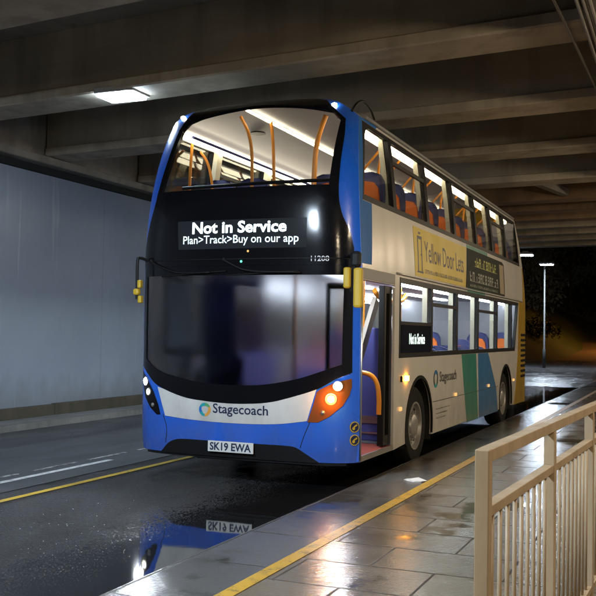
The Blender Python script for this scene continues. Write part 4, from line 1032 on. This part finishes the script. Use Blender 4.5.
# upper deck poles and front rail
bm = bmesh.new(); tube(bm, [(-2.25, .50, 3.20), (-1.2, .44, 3.205), (-.2, .50, 3.21)], .02, 10); link('front_rail', bm, M['satin'], BUS)
pole([(-1.53, .8, 2.95), (-1.53, .8, 3.3), (-1.54, .8, 3.62), (-1.58, .78, 3.85), (-1.66, .74, 4.03)], .02)
pole([(-1.43, 1.2, 2.95), (-1.44, 1.2, 3.4), (-1.46, 1.2, 3.8), (-1.48, 1.18, 4.05)], .02)
pole([(-.86, 1.0, 2.95), (-.85, 1.0, 3.45), (-.83, 1.0, 3.68), (-.78, .98, 3.85), (-.70, .95, 4.02)], .03)
pole([(-2.33, .78, 2.95), (-2.32, .78, 3.4), (-2.30, .78, 3.80)], .018)
pole([(-2.10, .95, 2.95), (-2.12, .95, 3.3), (-2.18, .95, 3.55), (-2.28, .95, 3.7)], .016)
for (x, y) in ((-.62, 2.6), (-.62, 4.2), (-.62, 5.8), (-.62, 7.4), (-1.95, 4.4), (-1.95, 6.0)):
    pole([(x, y, 2.95), (x, y, 3.5), (x+.03, y-.05, 3.75), (x+.13, y-.16, 3.98)])
for k in range(11):
    yy = 1.32+k*.80
    for x in (-.56,):
        pole([(x-.22, yy, 3.28), (x-.2, yy, 3.45), (x-.05, yy-.05, 3.62), (x+.18, yy-.12, 3.84)], .014)
for (x, y) in ((-.35, 2.75), (-.50, 3.0), (-.33, 4.1), (-.33, 5.7), (-.5, 1.75), (-.75, 2.1), (-.6, 3.3), (-1.7, 3.3), (-.6, 4.9), (-1.7, 4.9), (-.6, 6.5)):
    pole([(x, y, 2.25), (x, y, 1.6), (x, y, 1.2), (x, y, .9)])
bm = bmesh.new(); tube(bm, arc_pts([(-.35, 1.7, 2.1), (-.35, 1.9, 2.02), (-.35, 2.4, 2.0), (-.35, 2.8, 2.02), (-.35, 3.0, 2.1)], 4), .03, 10); link('grab_rail', bm, M['orange'], BUS)
# light tubes
def strip(x0, x1, y0, y1, z0, z1, m, slope=0):
    bm = bmesh.new(); box(bm, x0, x1, y0, y1, z0, z1, bev=.012); return link('light_strip', bm, m, BUS)
for i in range(8):
    a = .55+i*1.12
    strip(-.31, -.235, a, a+1.09, 3.765, 3.845, M['strip']); strip(-2.30, -2.225, a, a+1.09, 3.765, 3.845, M['strip'])
    strip(-1.51, -1.47, a, a+1.09, 4.035, 4.06, M['strip'])
    if i > 0: strip(-.30, -.24, a+.3, a+1.36, 2.19, 2.24, M['striplow']); strip(-2.29, -2.23, a+.3, a+1.36, 2.19, 2.24, M['striplow'])
strip(-.55, -.35, .5, 1.3, 2.225, 2.25, M['striplow'])
for k in range(4): strip(-1.32, -1.21, 3.2+1.5*k, 4.3+1.5*k, 2.245, 2.265, M['striplow'])  # aisle tubes added to brighten the lower deck
bm = bmesh.new(); box(bm, -.40, -.20, .5, 9.6, 3.86, 3.90); link('duct', bm, M['lining'], BUS)
bm = bmesh.new(); tube(bm, [(-2.19, .6, 3.80), (-2.19, 9.5, 3.80)], .018, 8); link('cove_edge', bm, M['purple'], BUS)
bm = bmesh.new(); lathe(bm, [(0, .10), (.02, .09)], (-1.85, 1.6, 4.02), 'z', 20); link('roof_hatch', bm, M['satin'], BUS)

# ================================================================== SMALL THINGS
bm = bmesh.new()
tube(bm, [(1.94, -1.6, 4.47), (1.955, -.77, 4.475), (1.99, .37, 4.47), (2.04, 2.53, 4.475), (2.1, 6, 4.47), (2.12, 9.2, 4.47)], .014, 8)
tag(link('cable', bm, M['cable']), 'thin grey cable clipped along under the beams at the upper right', 'cable')
for i, (x, lab) in enumerate(((2.17, 'left pipe of the conduit bundle running beside the dark girder'), (2.22, 'middle pipe of the conduit bundle running beside the dark girder'), (2.27, 'right pipe of the conduit bundle running beside the dark girder'))):
    bm = bmesh.new(); tube(bm, [(x, -6, 4.39), (x, 9.3, 4.39)], .018, 10); tag(link('conduit', bm, M['cable']), lab, 'pipe', 'conduits at the top right corner')
rp = random.Random(5); bm = bmesh.new(); bmesh.ops.create_icosphere(bm, subdivisions=2, radius=.1)
for v in bm.verts: v.co = Vector((v.co.x*1.25*rp.uniform(.7, 1.15), v.co.y*.8*rp.uniform(.7, 1.15), max(0, v.co.z*.35*rp.uniform(.4, 1.2)))) + Vector((.47, .62, KZ+.001))
tag(link('litter', bm, M['paper']), 'scrap of crumpled white litter lying on the kerb near the front wheel', 'litter')
print('bus faces', sum(len(o.data.polygons) for o in COL.objects if o.type == 'MESH'))
